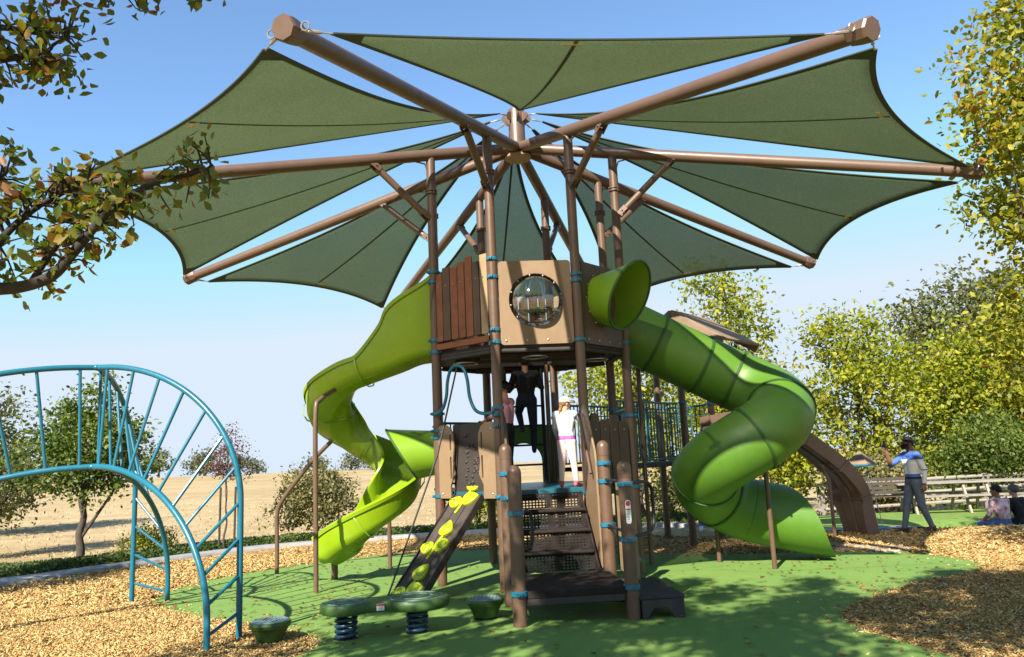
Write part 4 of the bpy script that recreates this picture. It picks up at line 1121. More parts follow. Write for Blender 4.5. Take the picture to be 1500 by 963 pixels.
sw_ = thing('disc_swing', 'blue disc seat hanging on ropes under a small tan peaked cap', 'swing', (6.75, 15.3, 0))
q = np.array([6.62, 15.2, 0.])
build('swing_cap', MB().lathe(q + UZ * 1.24, [(.29, 0), (.29, .02), (.03, .25), (0, .26)], 4), M['roofshingle'], sw_, smooth=0)
build('cap_rim', MB().lathe(q + UZ * 1.21, [(.30, 0), (.30, .035), (.24, .035), (.24, 0), (.30, 0)], 4, cap=False), M['teal'], sw_, smooth=0)
build('support_post', MB().tube([q + (-.1, .55, -.8), q + (-.1, .55, 1.0), q + (0, .3, 1.22), q + UZ * 1.23], .05, 12), M['post'], sw_)
rp_ = MB()
for a in (0.4, 2.5, 4.6): rp_.tube([q + (.15 * math.cos(a), .15 * math.sin(a), 1.23), q + (.08 + .22 * math.cos(a), -.1 + .22 * math.sin(a), .05)], .009, 6)
build('ropes', rp_, M['grey'], sw_)
build('swing_seat', MB().lathe(q + (.08, -.1, .0), [(.0, .05), (.22, .05), (.27, .07), (.28, .04), (.27, .01), (.2, -.02), (0, -.02)], 30), M['teal'], sw_)

# ================================================================== FENCES, BENCHES, TABLES
def rail_fence(P, label, nrail=3, hp=1.0, sp=2.3):
    f = thing('rail_fence', label, 'fence', (P[0][0], P[0][1], hgt(*P[0])))
    g = random.Random(4); pts = []
    for a, b in zip(P, P[1:]):
        L = math.hypot(b[0] - a[0], b[1] - a[1]); k = max(1, round(L / sp))
        for i in range(k): pts.append((a[0] + (b[0] - a[0]) * i / k, a[1] + (b[1] - a[1]) * i / k))
    pts.append(P[-1]); P3 = [np.array([x, y, hgt(x, y)]) for x, y in pts]
    for p in P3: build('fence_post', MB().box(p + UZ * (hp / 2 - .1), (.15, .15, hp + .2), ((1, .3, 0), (-.3, 1, 0), (0, 0, 1))), M['palewood'], f, bevel=.015)
    for a, b in zip(P3, P3[1:]):
        d = nrm(b - a)
        for r_ in range(nrail):
            z = .28 + r_ * (hp - .35) / (nrail - 1) + g.uniform(-.02, .02)
            build('fence_rail', MB().tube([a + UZ * z - d * .06, (a + b) / 2 + UZ * (z + g.uniform(-.02, .02)), b + UZ * (z + g.uniform(-.02, .02)) + d * .06], [.04, .05, .04], 8), M['palewood'], f)
    return f
rail_fence([(4.6, 21.8), (8.6, 22.6), (13.0, 22.0), (20, 21.0)], 'weathered pale split rail fence running behind the lawn')
def bench(x, y, rz, label, L=1.8, mat='benchwood', name='park_bench'):
    z = hgt(x, y); b = thing(name, label, 'bench', (x, y, z), rz)
    c, s = math.cos(rz), math.sin(rz); X = np.array([c, s, 0]); Y = np.array([-s, c, 0]); o = np.array([x, y, z])
    st = MB()
    for i in range(4): st.box(o + Y * (-.2 + i * .12) + UZ * .44, (L, .1, .035), (X, Y, UZ))
    build('seat', st, M[mat], b, bevel=.006)
    bk = MB()
    for i in range(4): bk.box(o + Y * (.27 + i * .02) + UZ * (.56 + i * .11), (L, .03, .085), (X, Y, UZ))
    build('backrest', bk, M[mat], b, bevel=.006)
    for sg in (-1, 1):
        build('leg', MB().tube([o + X * sg * L * .38 - Y * .2 - UZ * .05, o + X * sg * L * .38 - Y * .2 + UZ * .42], .03, 8).tube([o + X * sg * L * .38 + Y * .2 - UZ * .05, o + X * sg * L * .38 + Y * .24 + UZ * .5, o + X * sg * L * .38 + Y * .35 + UZ * .95], .03, 8), M['black'], b)
        build('armrest', MB().tube([o + X * sg * L * .44 - Y * .22 + UZ * .42, o + X * sg * L * .44 - Y * .22 + UZ * .66, o + X * sg * L * .44 + Y * .25 + UZ * .66], .022, 8), M['black'], b)
    return b
bench(9.2, 20.6, R(172), 'dark slatted park bench with its back to the trees behind the brown climbing wall', L=2.3)
def picnic(x, y, rz, label, L=1.9):
    z = hgt(x, y); b = thing('picnic_table', label, 'picnic table', (x, y, z), rz, 'picnic tables by the rail fence')
    c, s = math.cos(rz), math.sin(rz); X = np.array([c, s, 0]); Y = np.array([-s, c, 0]); o = np.array([x, y, z])
    m_ = MB()
    for i in range(5): m_.box(o + Y * (-.3 + i * .15) + UZ * .75, (L, .14, .045), (X, Y, UZ))
    build('table_top', m_, M['palewood'], b, bevel=.006)
    for sg in (-1, 1):
        m_ = MB()
        for i in range(2): m_.box(o + Y * sg * (.62 + i * .14) + UZ * .45, (L, .13, .045), (X, Y, UZ))
        build('seat', m_, M['palewood'], b, bevel=.006)
        m_ = MB()
        for s2 in (-1, 1):
            m_.box(o + X * sg * L * .33 + Y * s2 * .42 + UZ * .36, (.05, .09, .86), (X, Y * math.cos(.45) + UZ * math.sin(.45) * -s2 * -1, UZ * math.cos(.45) - Y * math.sin(.45) * s2))
        m_.box(o + X * sg * (L * .33 + .05) + UZ * .42, (.04, 1.5, .09), (X, Y, UZ))
        build('leg_frame', m_, M['wood'], b, bevel=.006)
    return b
picnic(10.6, 20.3, R(-8), 'pale picnic table on the lawn between the standing man and the seated pair')
picnic(12.4, 20.0, R(-12), 'pale picnic table on the lawn directly behind the seated pair')
picnic(14.0, 19.6, R(-14), 'pale picnic table at the right edge beyond the seated pair')
lbx, lby = 9.5, 15.45; lz = hgt(lbx, lby)
lb = thing('low_bench', 'low backless bench under the two seated people', 'bench', (lbx, lby, lz), R(14))
lX = np.array([math.cos(R(14)), math.sin(R(14)), 0]); lY = np.array([-lX[1], lX[0], 0]); lo_ = np.array([lbx, lby, lz])
build('seat', MB().box(lo_ + UZ * .38, (1.3, .38, .06), (lX, lY, UZ)), M['wood'], lb, bevel=.01)
for sg in (-1, 1): build('leg', MB().box(lo_ + lX * sg * .5 + UZ * .15, (.07, .32, .4), (lX, lY, UZ)), M['wood'], lb, bevel=.008)

# ================================================================== PEOPLE
MP = {}
def pm(name, col, rough=.75, var=.12, sc=14): MP[name] = paint(name, col, rough, var, sc, .3, 90, .25)
pm('skin_light', (.50, .27, .18), .5, .05); pm('skin_tan', (.30, .15, .085), .5, .05); pm('skin_brown', (.20, .095, .055), .5, .05)
pm('knit_white', (.66, .65, .66)); pm('knit_white_shaded', (.42, .41, .44)); pm('cloth_pinkwhite', (.78, .62, .58)); pm('cloth_magenta', (.50, .10, .33)); pm('knit_blue', (.055, .12, .40)); pm('denim', (.09, .115, .15), .85, .35, 9)
pm('cloth_black', (.014, .014, .017)); pm('cloth_navy', (.018, .022, .035)); pm('cloth_pink', (.48, .22, .24)); pm('boot', (.05, .03, .02), .6); pm('shoe_dark', (.03, .028, .03), .6); pm('sandal', (.45, .10, .11), .6); pm('hair_black', (.010, .008, .007), .5, .3, 60)
pm('hair_brown', (.22, .11, .045), .55, .4, 70); pm('hair_grey', (.10, .085, .085), .55, .4, 70); pm('cap_cream', (.62, .56, .44)); pm('cloth_blue', (.03, .14, .42)); pm('denim_light', (.12, .17, .33), .85, .3, 9); pm('eye', (.02, .015, .012), .2)
def tie_dye():
    m, nt, b = newmat('tie_dye'); n1 = noise(nt, 7, 5, .6)
    r = ramp(nt, n1.outputs['Fac'], [(.36, (.20, .05, .11)), (.44, (.48, .22, .30)), (.52, (.66, .45, .44)), (.7, (.74, .60, .55))])
    nt.links.new(r.outputs[0], b.inputs['Base Color']); b.inputs['Roughness'].default_value = .8; return m
MP['tie_dye'] = tie_dye()

def frustum(mb_, a, b, r0, r1, n=14):
    a = np.asarray(a, float); b = np.asarray(b, float); d = b - a; L = np.linalg.norm(d)
    if L < 1e-5: mb_.sphere(a, r0, n); return
    T_ = d / L; pr = []
    for t in np.linspace(-math.pi / 2, 0, 5): pr.append((r0 * math.cos(t), r0 * math.sin(t)))
    for t in np.linspace(0, math.pi / 2, 5): pr.append((r1 * math.cos(t), L + r1 * math.sin(t)))
    mb_.lathe(a, pr, n, ax=T_)

def human(name, label, loc, rz, H, J, mats, voxel=.0075, female=False, hem=None, curl=(.5, .5), facey=True):
    """J: joint positions in fractions of H, person faces +Y, x to the person's right. mats: region -> material key"""
    D = dict(pelvis=(0, 0, .52), waist=(0, .0, .605), chest=(0, 0, .72), neck=(0, -.005, .83), head=(0, .012, .925),
             shR=(.108, 0, .805), elR=(.135, -.01, .63), wrR=(.14, .04, .48), shL=(-.108, 0, .805), elL=(-.135, -.01, .63), wrL=(-.14, .04, .48),
             hipR=(.05, 0, .515), knR=(.055, .012, .285), anR=(.055, -.01, .05), toR=(.062, .085, .022), hipL=(-.05, 0, .515), knL=(-.055, .012, .285), anL=(-.055, -.01, .05), toL=(-.062, .085, .022))
    D.update(J); c, s = math.cos(rz), math.sin(rz)
    def W(p): p = np.asarray(p, float) * H; return np.array([loc[0] + p[0] * c - p[1] * s, loc[1] + p[0] * s + p[1] * c, loc[2] + p[2]])
    j = {k: W(v) for k, v in D.items()}
    segs = []
    def cap(a, b, r0, r1, reg): segs.append((np.asarray(a, float), np.asarray(b, float), r0 * H, r1 * H, reg))
    rt_ = nrm(W((1, 0, 0)) - W((0, 0, 0))); fw_ = nrm(W((0, 1, 0)) - W((0, 0, 0)))
    # torso: pairs of capsules side by side give the flat oval of a trunk
    for sg in (-1, 1):
        cap(j['pelvis'] + rt_ * sg * .036 * H, j['waist'] + rt_ * sg * .026 * H, .066, .058, 'pants')
        cap(j['waist'] + rt_ * sg * .026 * H, j['chest'] + rt_ * sg * .040 * H, .060, .070, 'shirt')
        cap(j['chest'] + rt_ * sg * .040 * H, (j['shR'] if sg > 0 else j['shL']) * .72 + j['neck'] * .28 - UZ * .012 * H, .066, .040, 'shirt')
    cap(j['shR'] - UZ * .008 * H, j['shL'] - UZ * .008 * H, .042, .042, 'shirt')
    hd = j['head']; ndir = nrm(hd - j['neck'])
    cap(j['neck'] - ndir * .02 * H, hd - ndir * .03 * H, .033, .032, 'skin')
    for sd in 'RL':
        cap(j['sh' + sd], j['el' + sd], .036, .029, 'sleeve'); cap(j['el' + sd], j['wr' + sd], .028, .019, 'forearm')
        cap(j['hip' + sd], j['kn' + sd], .060, .041, 'pants'); cap(j['kn' + sd], j['an' + sd] + UZ * .01 * H, .039, .026, 'shin')
        an, to = j['an' + sd], j['to' + sd]
        cap(an - nrm(to - an) * .012 * H, to, .027, .022, 'shoe'); cap(an - nrm(np.array([*(to - an)[:2], 0])) * .02 * H - UZ * .02 * H, to - UZ * .004 * H, .022, .019, 'shoe')
        # hand
        wr = j['wr' + sd]; d = nrm(wr - j['el' + sd]); side = nrm(np.cross(d, fw_)) if abs(d @ fw_) < .9 else nrm(np.cross(d, UZ))
        pal = nrm(np.cross(side, d)); hs = H / 1.75; k_ = curl[0 if sd == 'R' else 1]
        knk = wr + d * .085 * hs
        cap(wr, knk + pal * .015 * hs, .0135, .0135, 'hand'); cap(wr, knk - pal * .022 * hs, .0135, .0125, 'hand'); cap(knk + pal * .03 * hs, knk - pal * .03 * hs, .0095, .0085, 'hand')
        for q, (off, ln) in enumerate(((.032, .075), (.011, .085), (-.010, .078), (-.030, .062))):
            b0 = knk + pal * off * hs; in_ = side * (1 if sd == 'R' else -1) * -1
            d1 = nrm(d * math.cos(k_ * 1.0) + in_ * math.sin(k_ * 1.0)); d2 = nrm(d * math.cos(k_ * 2.2) + in_ * math.sin(k_ * 2.2))
            m1 = b0 + d1 * ln * .5 * hs; cap(b0, m1, .0056, .0052, 'hand'); cap(m1, m1 + d2 * ln * .5 * hs, .0052, .0045, 'hand')
        tb = wr + d * .03 * hs + pal * .028 * hs; t1 = tb + nrm(d * .7 + pal * .8) * .042 * hs
        cap(wr + d * .015 * hs + pal * .012 * hs, t1, .0085, .0066, 'hand'); cap(t1, t1 + nrm(d + pal * .2) * .034 * hs, .0064, .005, 'hand')
    mb_ = MB()
    for a, b, r0, r1, reg in segs: frustum(mb_, a, b, max(r0, .0072), max(r1, .0065))
    # head
    hf = fw_ if 'face' not in J else nrm(np.array([J['face'][0] * c - J['face'][1] * s, J['face'][0] * s + J['face'][1] * c, J['face'][2]]))
    hr = nrm(np.cross(hf, UZ)); hu = np.cross(hr, hf)
    def ell(cn, rx, ry, rz_, n=18):
        o_ = len(mb_.v); mb_.sphere((0, 0, 0), 1, n)
        for i in range(o_, len(mb_.v)): v = mb_.v[i]; p = cn + hr * v[0] * rx * H + hf * v[1] * ry * H + hu * v[2] * rz_ * H; mb_.v[i] = tuple(p)
    ell(hd + hu * .012 * H - hf * .008 * H, .046, .056, .052); ell(hd - hu * .022 * H + hf * .012 * H, .036, .042, .046); ell(hd - hu * .05 * H + hf * .03 * H, .018, .018, .015, 10)
    ell(hd - hu * .012 * H + hf * .056 * H, .0085, .014, .013, 8)
    for sg in (-1, 1): ell(hd - hu * .008 * H + hr * sg * .047 * H - hf * .004 * H, .007, .013, .019, 8)
    ell(hd - hu * .040 * H + hf * .050 * H, .015, .006, .006, 8)
    root = thing(name, label, 'person', loc, rz)
    tmp = bpy.data.meshes.new('tmp'); tmp.from_pydata(mb_.v, [], mb_.f)
    to_ = bpy.data.objects.new('tmp', tmp); COL.objects.link(to_)
    rm_ = to_.modifiers.new('r', 'REMESH'); rm_.mode = 'VOXEL'; rm_.voxel_size = voxel * max(.8, H / 1.75); rm_.use_smooth_shade = True
    sm_ = to_.modifiers.new('s', 'SMOOTH'); sm_.factor = .5; sm_.iterations = 3
    dg = bpy.context.evaluated_depsgraph_get(); me = bpy.data.meshes.new_from_object(to_.evaluated_get(dg), depsgraph=dg)
    bpy.data.objects.remove(to_); bpy.data.meshes.remove(tmp)
    nf = len(me.polygons); cen_ = np.empty(nf * 3, np.float32); me.polygons.foreach_get('center', cen_); cen_ = cen_.reshape(-1, 3)
    best = np.full(nf, 1e9); reg_ = np.zeros(nf, np.int32); keys = []
    for a, b, r0, r1, reg in segs:
        if mats[reg] not in keys: keys.append(mats[reg])
    if mats['skin'] not in keys: keys.append(mats['skin'])
    for a, b, r0, r1, reg in segs:
        d = b - a; L2 = max(d @ d, 1e-9); t = np.clip(((cen_ - a) @ d) / L2, 0, 1); dist = np.linalg.norm(cen_ - a - t[:, None] * d, axis=1) - (r0 + (r1 - r0) * t)
        w = dist < best; best[w] = dist[w]; reg_[w] = keys.index(mats[reg])
    dh = np.linalg.norm(cen_ - hd, axis=1); reg_[(dh < .085 * H) & (cen_ @ hu > (hd - hu * .062 * H) @ hu)] = keys.index(mats['skin'])
    for key, fn in (hem or {}).items():
        if key not in keys: keys.append(key)
        loc_ = np.stack([((cen_[:, 0] - loc[0]) * c + (cen_[:, 1] - loc[1]) * s) / H, (-(cen_[:, 0] - loc[0]) * s + (cen_[:, 1] - loc[1]) * c) / H, (cen_[:, 2] - loc[2]) / H], 1)
        reg_[fn(loc_, np.array([keys[i] for i in reg_]))] = keys.index(key)
    me.materials.clear(); me.name = 'body'
    link('body', me, [MP[k] for k in keys], root)
    me.polygons.foreach_set('material_index', reg_); me.polygons.foreach_set('use_smooth', np.ones(nf, bool)); me.update()
    return root, j, hd, hr, hf, hu
def hair(root, hd, hr, hf, hu, H, mat, back=.0, low=-.01, puff=1.12, front=.15):
    """cap of hair over the skull, cut away at the face"""
    V = []; F = []; n = 26; k = 14
    for i in range(k + 1):
        t = math.pi / 2 - math.pi * .86 * i / k
        for j in range(n):
            a = 2 * math.pi * j / n
            v = np.array([math.cos(t) * math.cos(a), math.cos(t) * math.sin(a), math.sin(t)])
            lim = -.30 + .85 * min(1, max(0, (v[1] - .05) / .5)) - .6 * max(0, -v[1])
            z = max(v[2], lim)
            pr = (1 + (puff - 1) * .55) * (1 if z == v[2] else .985)
            q = math.sqrt(max(0, 1 - z * z)) / max(1e-6, math.hypot(v[0], v[1])) if z != v[2] else 1
            V.append(hd + hu * .012 * H - hf * .010 * H + (hr * v[0] * q * .046 + hf * v[1] * q * .057 + hu * z * .054) * H * pr)
    for i in range(k):
        for j in range(n):
            a = i * n + j; b = i * n + (j + 1) % n; F.append((a, b, b + n, a + n))
    o = build('hair', MB().add(V, F), MP[mat], root, smooth=80)
    sl = o.modifiers.new('thick', 'SOLIDIFY'); sl.thickness = .004; sl.offset = 1
    return o

# girl on the top stair, seen from behind
H = 1.2
gp_ = T(.33, -1.25, 1.262)
gr, j, hd, hr, hf, hu = human('person', 'child in a cream cap and pale leggings standing at the top of the stairs', tuple(gp_), R(-14), H,
    dict(shR=(.10, 0, .80), elR=(.165, .07, .72), wrR=(.175, .17, .80), elL=(-.125, .0, .65), wrL=(-.115, .07, .545), head=(.01, .012, .915), face=(.8, .6, .0), anL=(-.07, -.03, .05), toL=(-.085, .05, .022), knL=(-.06, 0, .285), anR=(.085, .02, .05), toR=(.12, .1, .022), knR=(.065, .02, .285), hipR=(.048, 0, .5), hipL=(-.048, 0, .5)),
    dict(skin='skin_light', shirt='knit_white', sleeve='knit_white_shaded', forearm='knit_white_shaded', hand='skin_light', pants='cloth_pinkwhite', shin='cloth_pinkwhite', shoe='sandal'),  # sleeves are the white knit greyed: shade put into their colour
    hem={'knit_white': lambda p, m_: (p[:, 2] > .56) & (p[:, 2] < .80) & (abs(p[:, 0]) < .11) & (m_ == 'cloth_pinkwhite'), 'cloth_magenta': lambda p, m_: (p[:, 2] > .515) & (p[:, 2] < .56) & (abs(p[:, 0]) < .112) & np.isin(m_, ['cloth_pinkwhite', 'knit_white'])})
hair(gr, hd, hr, hf, hu, H, 'hair_brown', puff=1.1)
pony = catmull([hd - hf * .05 * H - hu * .02 * H, hd - hf * .068 * H - hu * .07 * H, hd - hf * .07 * H - hu * .12 * H - hr * .01 * H, hd - hf * .062 * H - hu * .17 * H, hd - hf * .066 * H - hu * .215 * H], 5)
build('braid', MB().tube(pony, [(.026 + .006 * math.sin(i * 1.6)) * (1 - .5 * i / len(pony)) for i in range(len(pony))], 10), MP['hair_brown'], gr, smooth=80)
cv = []; cf = []; n_ = 28
for i in range(9):
    t = math.pi / 2 * (1 - i / 8 * 1.02)
    for q_ in range(n_):
        a = 2 * math.pi * q_ / n_; cv.append(hd + hu * .018 * H - hf * .008 * H + (hr * math.cos(t) * math.cos(a) * .056 + hf * math.cos(t) * math.sin(a) * .067 + hu * math.sin(t) * .060) * H)
for i in range(8):
    for q_ in range(n_): a = i * n_ + q_; b = i * n_ + (q_ + 1) % n_; cf.append((a, b, b + n_, a + n_))
cap_ = build('cap', MB().add(cv, cf), MP['cap_cream'], gr, smooth=80); cap_.modifiers.new('t', 'SOLIDIFY').thickness = .006
br = [( .054 * math.cos(a), .058 * math.sin(a) + (.062 * math.sin(a) ** 1 if math.sin(a) > 0 else 0)) for a in np.linspace(0, math.pi, 16)]
build('cap_brim', MB().prism([(x * H, y * H) for x, y in br], hd + hu * .019 * H, hr, nrm(hf - hu * .12), .006), MP['cap_cream'], cap_, smooth=60)

# child in black on the ladder
H = 1.55; bp = T(.02, .70, 1.74)
br_, j, hd, hr, hf, hu = human('person', 'child in dark trousers and black top climbing the ladder below the upper deck', tuple(bp), R(4), H,
    dict(anR=(.06, .04, .035), toR=(.065, .12, .03), knR=(.065, .05, .27), anL=(-.055, .02, .245), toL=(-.06, .12, .24), knL=(-.075, .15, .42), hipL=(-.05, 0, .53), hipR=(.05, 0, .53), elR=(.17, .06, .66), wrR=(.10, .14, .72), elL=(-.17, .06, .64), wrL=(-.11, .14, .69), face=(0, 1, .1)),
    dict(skin='skin_tan', shirt='cloth_black', sleeve='cloth_black', forearm='skin_tan', hand='skin_tan', pants='cloth_navy', shin='cloth_navy', shoe='shoe_dark'), curl=(1.2, 1.2))
hair(br_, hd, hr, hf, hu, H, 'hair_black')
# person in pink half hidden behind the gate panel
H = 1.5; pp = T(-.42, -.62, 1.262)
pr_, j, hd, hr, hf, hu = human('person', 'dark-haired person in a pink top half hidden behind the left front tower post', tuple(pp), R(60), H,
    dict(elR=(.15, .06, .66), wrR=(.10, .19, .60), elL=(-.15, .05, .66), wrL=(-.09, .18, .62), face=(-.2, 1, -.2)),
    dict(skin='skin_tan', shirt='cloth_pink', sleeve='cloth_pink', forearm='skin_tan', hand='skin_tan', pants='cloth_black', shin='cloth_black', shoe='knit_white'))
hair(pr_, hd, hr, hf, hu, H, 'hair_black', puff=1.16)
# man taking a picture at the right, facing left
H = 1.74; mp = (7.22, 14.45, .0)
mn, j, hd, hr, hf, hu = human('person', 'man in a blue and white sweater and black mask holding up a phone', mp, R(96), H,
    dict(anR=(.052, .13, .045), toR=(.06, .22, .02), knR=(.058, .07, .285), anL=(-.05, -.11, .055), toL=(-.055, -.03, .022), knL=(-.055, -.02, .285),
         elR=(.135, .15, .70), wrR=(.10, .20, .835), elL=(-.14, -.045, .65), wrL=(-.135, -.03, .50), head=(0, .018, .925), face=(.1, 1, -.03)),
    dict(skin='skin_brown', shirt='knit_white', sleeve='knit_blue', forearm='skin_brown', hand='skin_brown', pants='denim', shin='denim', shoe='boot'),
    hem={'knit_blue': lambda p, m_: np.isin(m_, ['knit_white', 'denim', 'knit_blue']) & (((p[:, 2] > .755) & (p[:, 2] < .86)) | ((p[:, 2] > .575) & (p[:, 2] < .605)) | ((p[:, 2] > .60) & (p[:, 2] < .655) & (p[:, 0] < -.115))) , 'cloth_black': lambda p, m_: (p[:, 2] > .553) & (p[:, 2] < .575) & (abs(p[:, 0]) < .11) & np.isin(m_, ['denim', 'knit_white']),
         'knit_white': lambda p, m_: (np.isin(m_, ['knit_blue', 'denim']) & (p[:, 2] > .605) & (p[:, 2] < .755) & (p[:, 0] > -.18) & (p[:, 1] < .06) & ((p[:, 2] > .655) | (p[:, 0] > -.115))) | ((m_ == 'skin_brown') & (p[:, 0] < -.10) & (p[:, 2] > .525) & (p[:, 2] < .66))})
hair(mn, hd, hr, hf, hu, H, 'hair_black', puff=1.1)
mk = MB(); V = []
for i in range(7):
    z = -.062 + i * .0095
    for q_ in range(13):
        a = R(-85 + 170 * q_ / 12); V.append(hd + hf * .008 * H + (hr * math.sin(a) * .046 + hf * math.cos(a) * (.056 + (.010 if 1 < i < 6 else .002)) + hu * z) * H)
mk.add(V, [(i * 13 + q_, i * 13 + q_ + 1, (i + 1) * 13 + q_ + 1, (i + 1) * 13 + q_) for i in range(6) for q_ in range(12)])
mko = build('face_mask', mk, MP['cloth_black'], mn, smooth=80); mko.modifiers.new('t', 'SOLIDIFY').thickness = .006
for sg in (-1, 1): build('eye', MB().sphere(hd + hf * .0545 * H + hr * sg * .019 * H + hu * .006 * H, .0065 * H, 10), MP['eye'], mn)
wrp = j['wrR'] + nrm(j['wrR'] - j['elR']) * .13 + hf * .01
ph = build('phone', MB().prism(roundrect(.075, .15, .01), wrp + UZ * .03, hr, UZ, .009), M['black'], None, bevel=.002)
tag(ph, 'black phone held up in the masked man\'s raised hand', 'phone')
wst = j['wrL']; build('wrist_watch', MB().lathe(wst - nrm(wst - j['elL']) * .03, [(.036, -.012), (.041, -.01), (.041, .01), (.036, .012)], 16, ax=nrm(wst - j['elL'])), MP['knit_white'], mn)
# adult seen between the posts under the tube slide
x, y = 3.75, 17.0
ad, j, hd, hr, hf, hu = human('person', 'adult in a blue top and dark trousers standing beyond the tube slide between posts', (x, y, hgt(x, y)), R(150), 1.7,
    dict(anL=(-.07, .03, .05), toL=(-.09, .12, .022)),
    dict(skin='skin_tan', shirt='cloth_blue', sleeve='cloth_blue', forearm='skin_tan', hand='skin_tan', pants='cloth_navy', shin='denim_light', shoe='knit_white'))
hair(ad, hd, hr, hf, hu, 1.7, 'hair_black')
# two seated on the low bench, backs to the camera
def seated(label, x, y, z, rz, H, mats, hr_m, lean=0, hem=None, puff=1.12, extra=None):
    J = dict(pelvis=(0, -.01, .285), waist=(0, -.02, .36), chest=(0, -.01 + lean, .47), neck=(0, .01 + lean, .575), head=(0, .03 + lean, .67), shR=(.108, lean, .55), shL=(-.108, lean, .55),
             elR=(.155, .02 + lean, .40), wrR=(.10, .15, .335), elL=(-.155, .02 + lean, .40), wrL=(-.10, .15, .335), hipR=(.055, 0, .275), hipL=(-.055, 0, .275), knR=(.08, .23, .28), knL=(-.08, .23, .28), anR=(.075, .22, .05), anL=(-.075, .22, .05), toR=(.08, .31, .022), toL=(-.08, .31, .022))
    J.update(extra or {})
    r_, j, hd, hr, hf, hu = human('person', label, (x, y, z), rz, H, J, mats, hem=hem)
    hair(r_, hd, hr, hf, hu, H, hr_m, puff=puff); return r_
zb = lz - .015
seated('seated person in a pink and white tie-dye shirt seen from behind', 9.32, 15.42, zb, R(18), 1.62, dict(skin='skin_tan', shirt='tie_dye', sleeve='tie_dye', forearm='skin_tan', hand='skin_tan', pants='denim_light', shin='denim_light', shoe='shoe_dark'), 'hair_black', .01, extra={'face': (-.6, 1, -.1)})
seated('seated person in dark clothes with grey-brown hair leaning beside the tie-dye shirt', 9.76, 15.55, zb, R(22), 1.6, dict(skin='skin_light', shirt='cloth_black', sleeve='cloth_black', forearm='skin_light', hand='skin_light', pants='cloth_black', shin='cloth_black', shoe='shoe_dark'), 'hair_grey', .02, puff=1.2)
# ================================================================== TREES AND PLANTS
def leaf_mesh(name, centers, size, seed, mat, parent=None, up=.35, shape='leaf', jitter=.35):
    g = np.random.default_rng(seed); n = len(centers)
    s = size * g.uniform(1 - jitter, 1 + jitter, n)
    z = g.normal(0, 1, (n, 3)); z[:, 2] += up * 2; z /= np.linalg.norm(z, axis=1)[:, None]
    x = g.normal(0, 1, (n, 3)); x -= z * (x * z).sum(1)[:, None]; x /= np.linalg.norm(x, axis=1)[:, None]; y = np.cross(z, x)
    if shape == 'leaf':   # pointed leaf, folded along the midrib
        T_ = np.array([(0, -.55, 0), (.33, -.12, .07), (.26, .22, .06), (0, .62, -.05), (-.26, .22, .06), (-.33, -.12, .07)])
        F1 = np.array([(0, 1, 2, 3), (0, 3, 4, 5)])
    else:                 # small spray of two crossed leaflets
        T_ = np.array([(0, -.5, 0), (.3, 0, .05), (0, .55, -.03), (-.3, 0, .05)]); F1 = np.array([(0, 1, 2, 3)])
    k = len(T_)
    V = centers[:, None, :] + s[:, None, None] * (T_[None, :, 0, None] * x[:, None] + T_[None, :, 1, None] * y[:, None] + T_[None, :, 2, None] * z[:, None])
    F = (np.arange(n)[:, None, None] * k + F1[None]).reshape(-1, 4)
    return raw_mesh(name, V.reshape(-1, 3), F, mat, parent)
def crown_points(lobes, n, seed, nclump, csize, shell=.55, keep=None, noise_gap=.0):
    g = np.random.default_rng(seed); L = np.array(lobes, float); vol = L[:, 3] * L[:, 4] * L[:, 5]
    w = g.choice(len(L), nclump, p=vol / vol.sum())
    d = g.normal(0, 1, (nclump, 3)); d /= np.linalg.norm(d, axis=1)[:, None]
    r = shell + (1 - shell) * g.uniform(0, 1, nclump) ** .6; r *= g.uniform(.75, 1.08, nclump)
    cc = L[w, :3] + d * r[:, None] * L[w, 3:]
    if keep is not None: cc = cc[keep(cc)]
    k = g.integers(0, len(cc), n); sz = csize * g.uniform(.5, 1.5, len(cc))
    p = cc[k] + g.normal(0, 1, (n, 3)) * sz[k][:, None] * np.array([1, 1, .75])
    if keep is not None: p = p[keep(p)]
    return p, cc
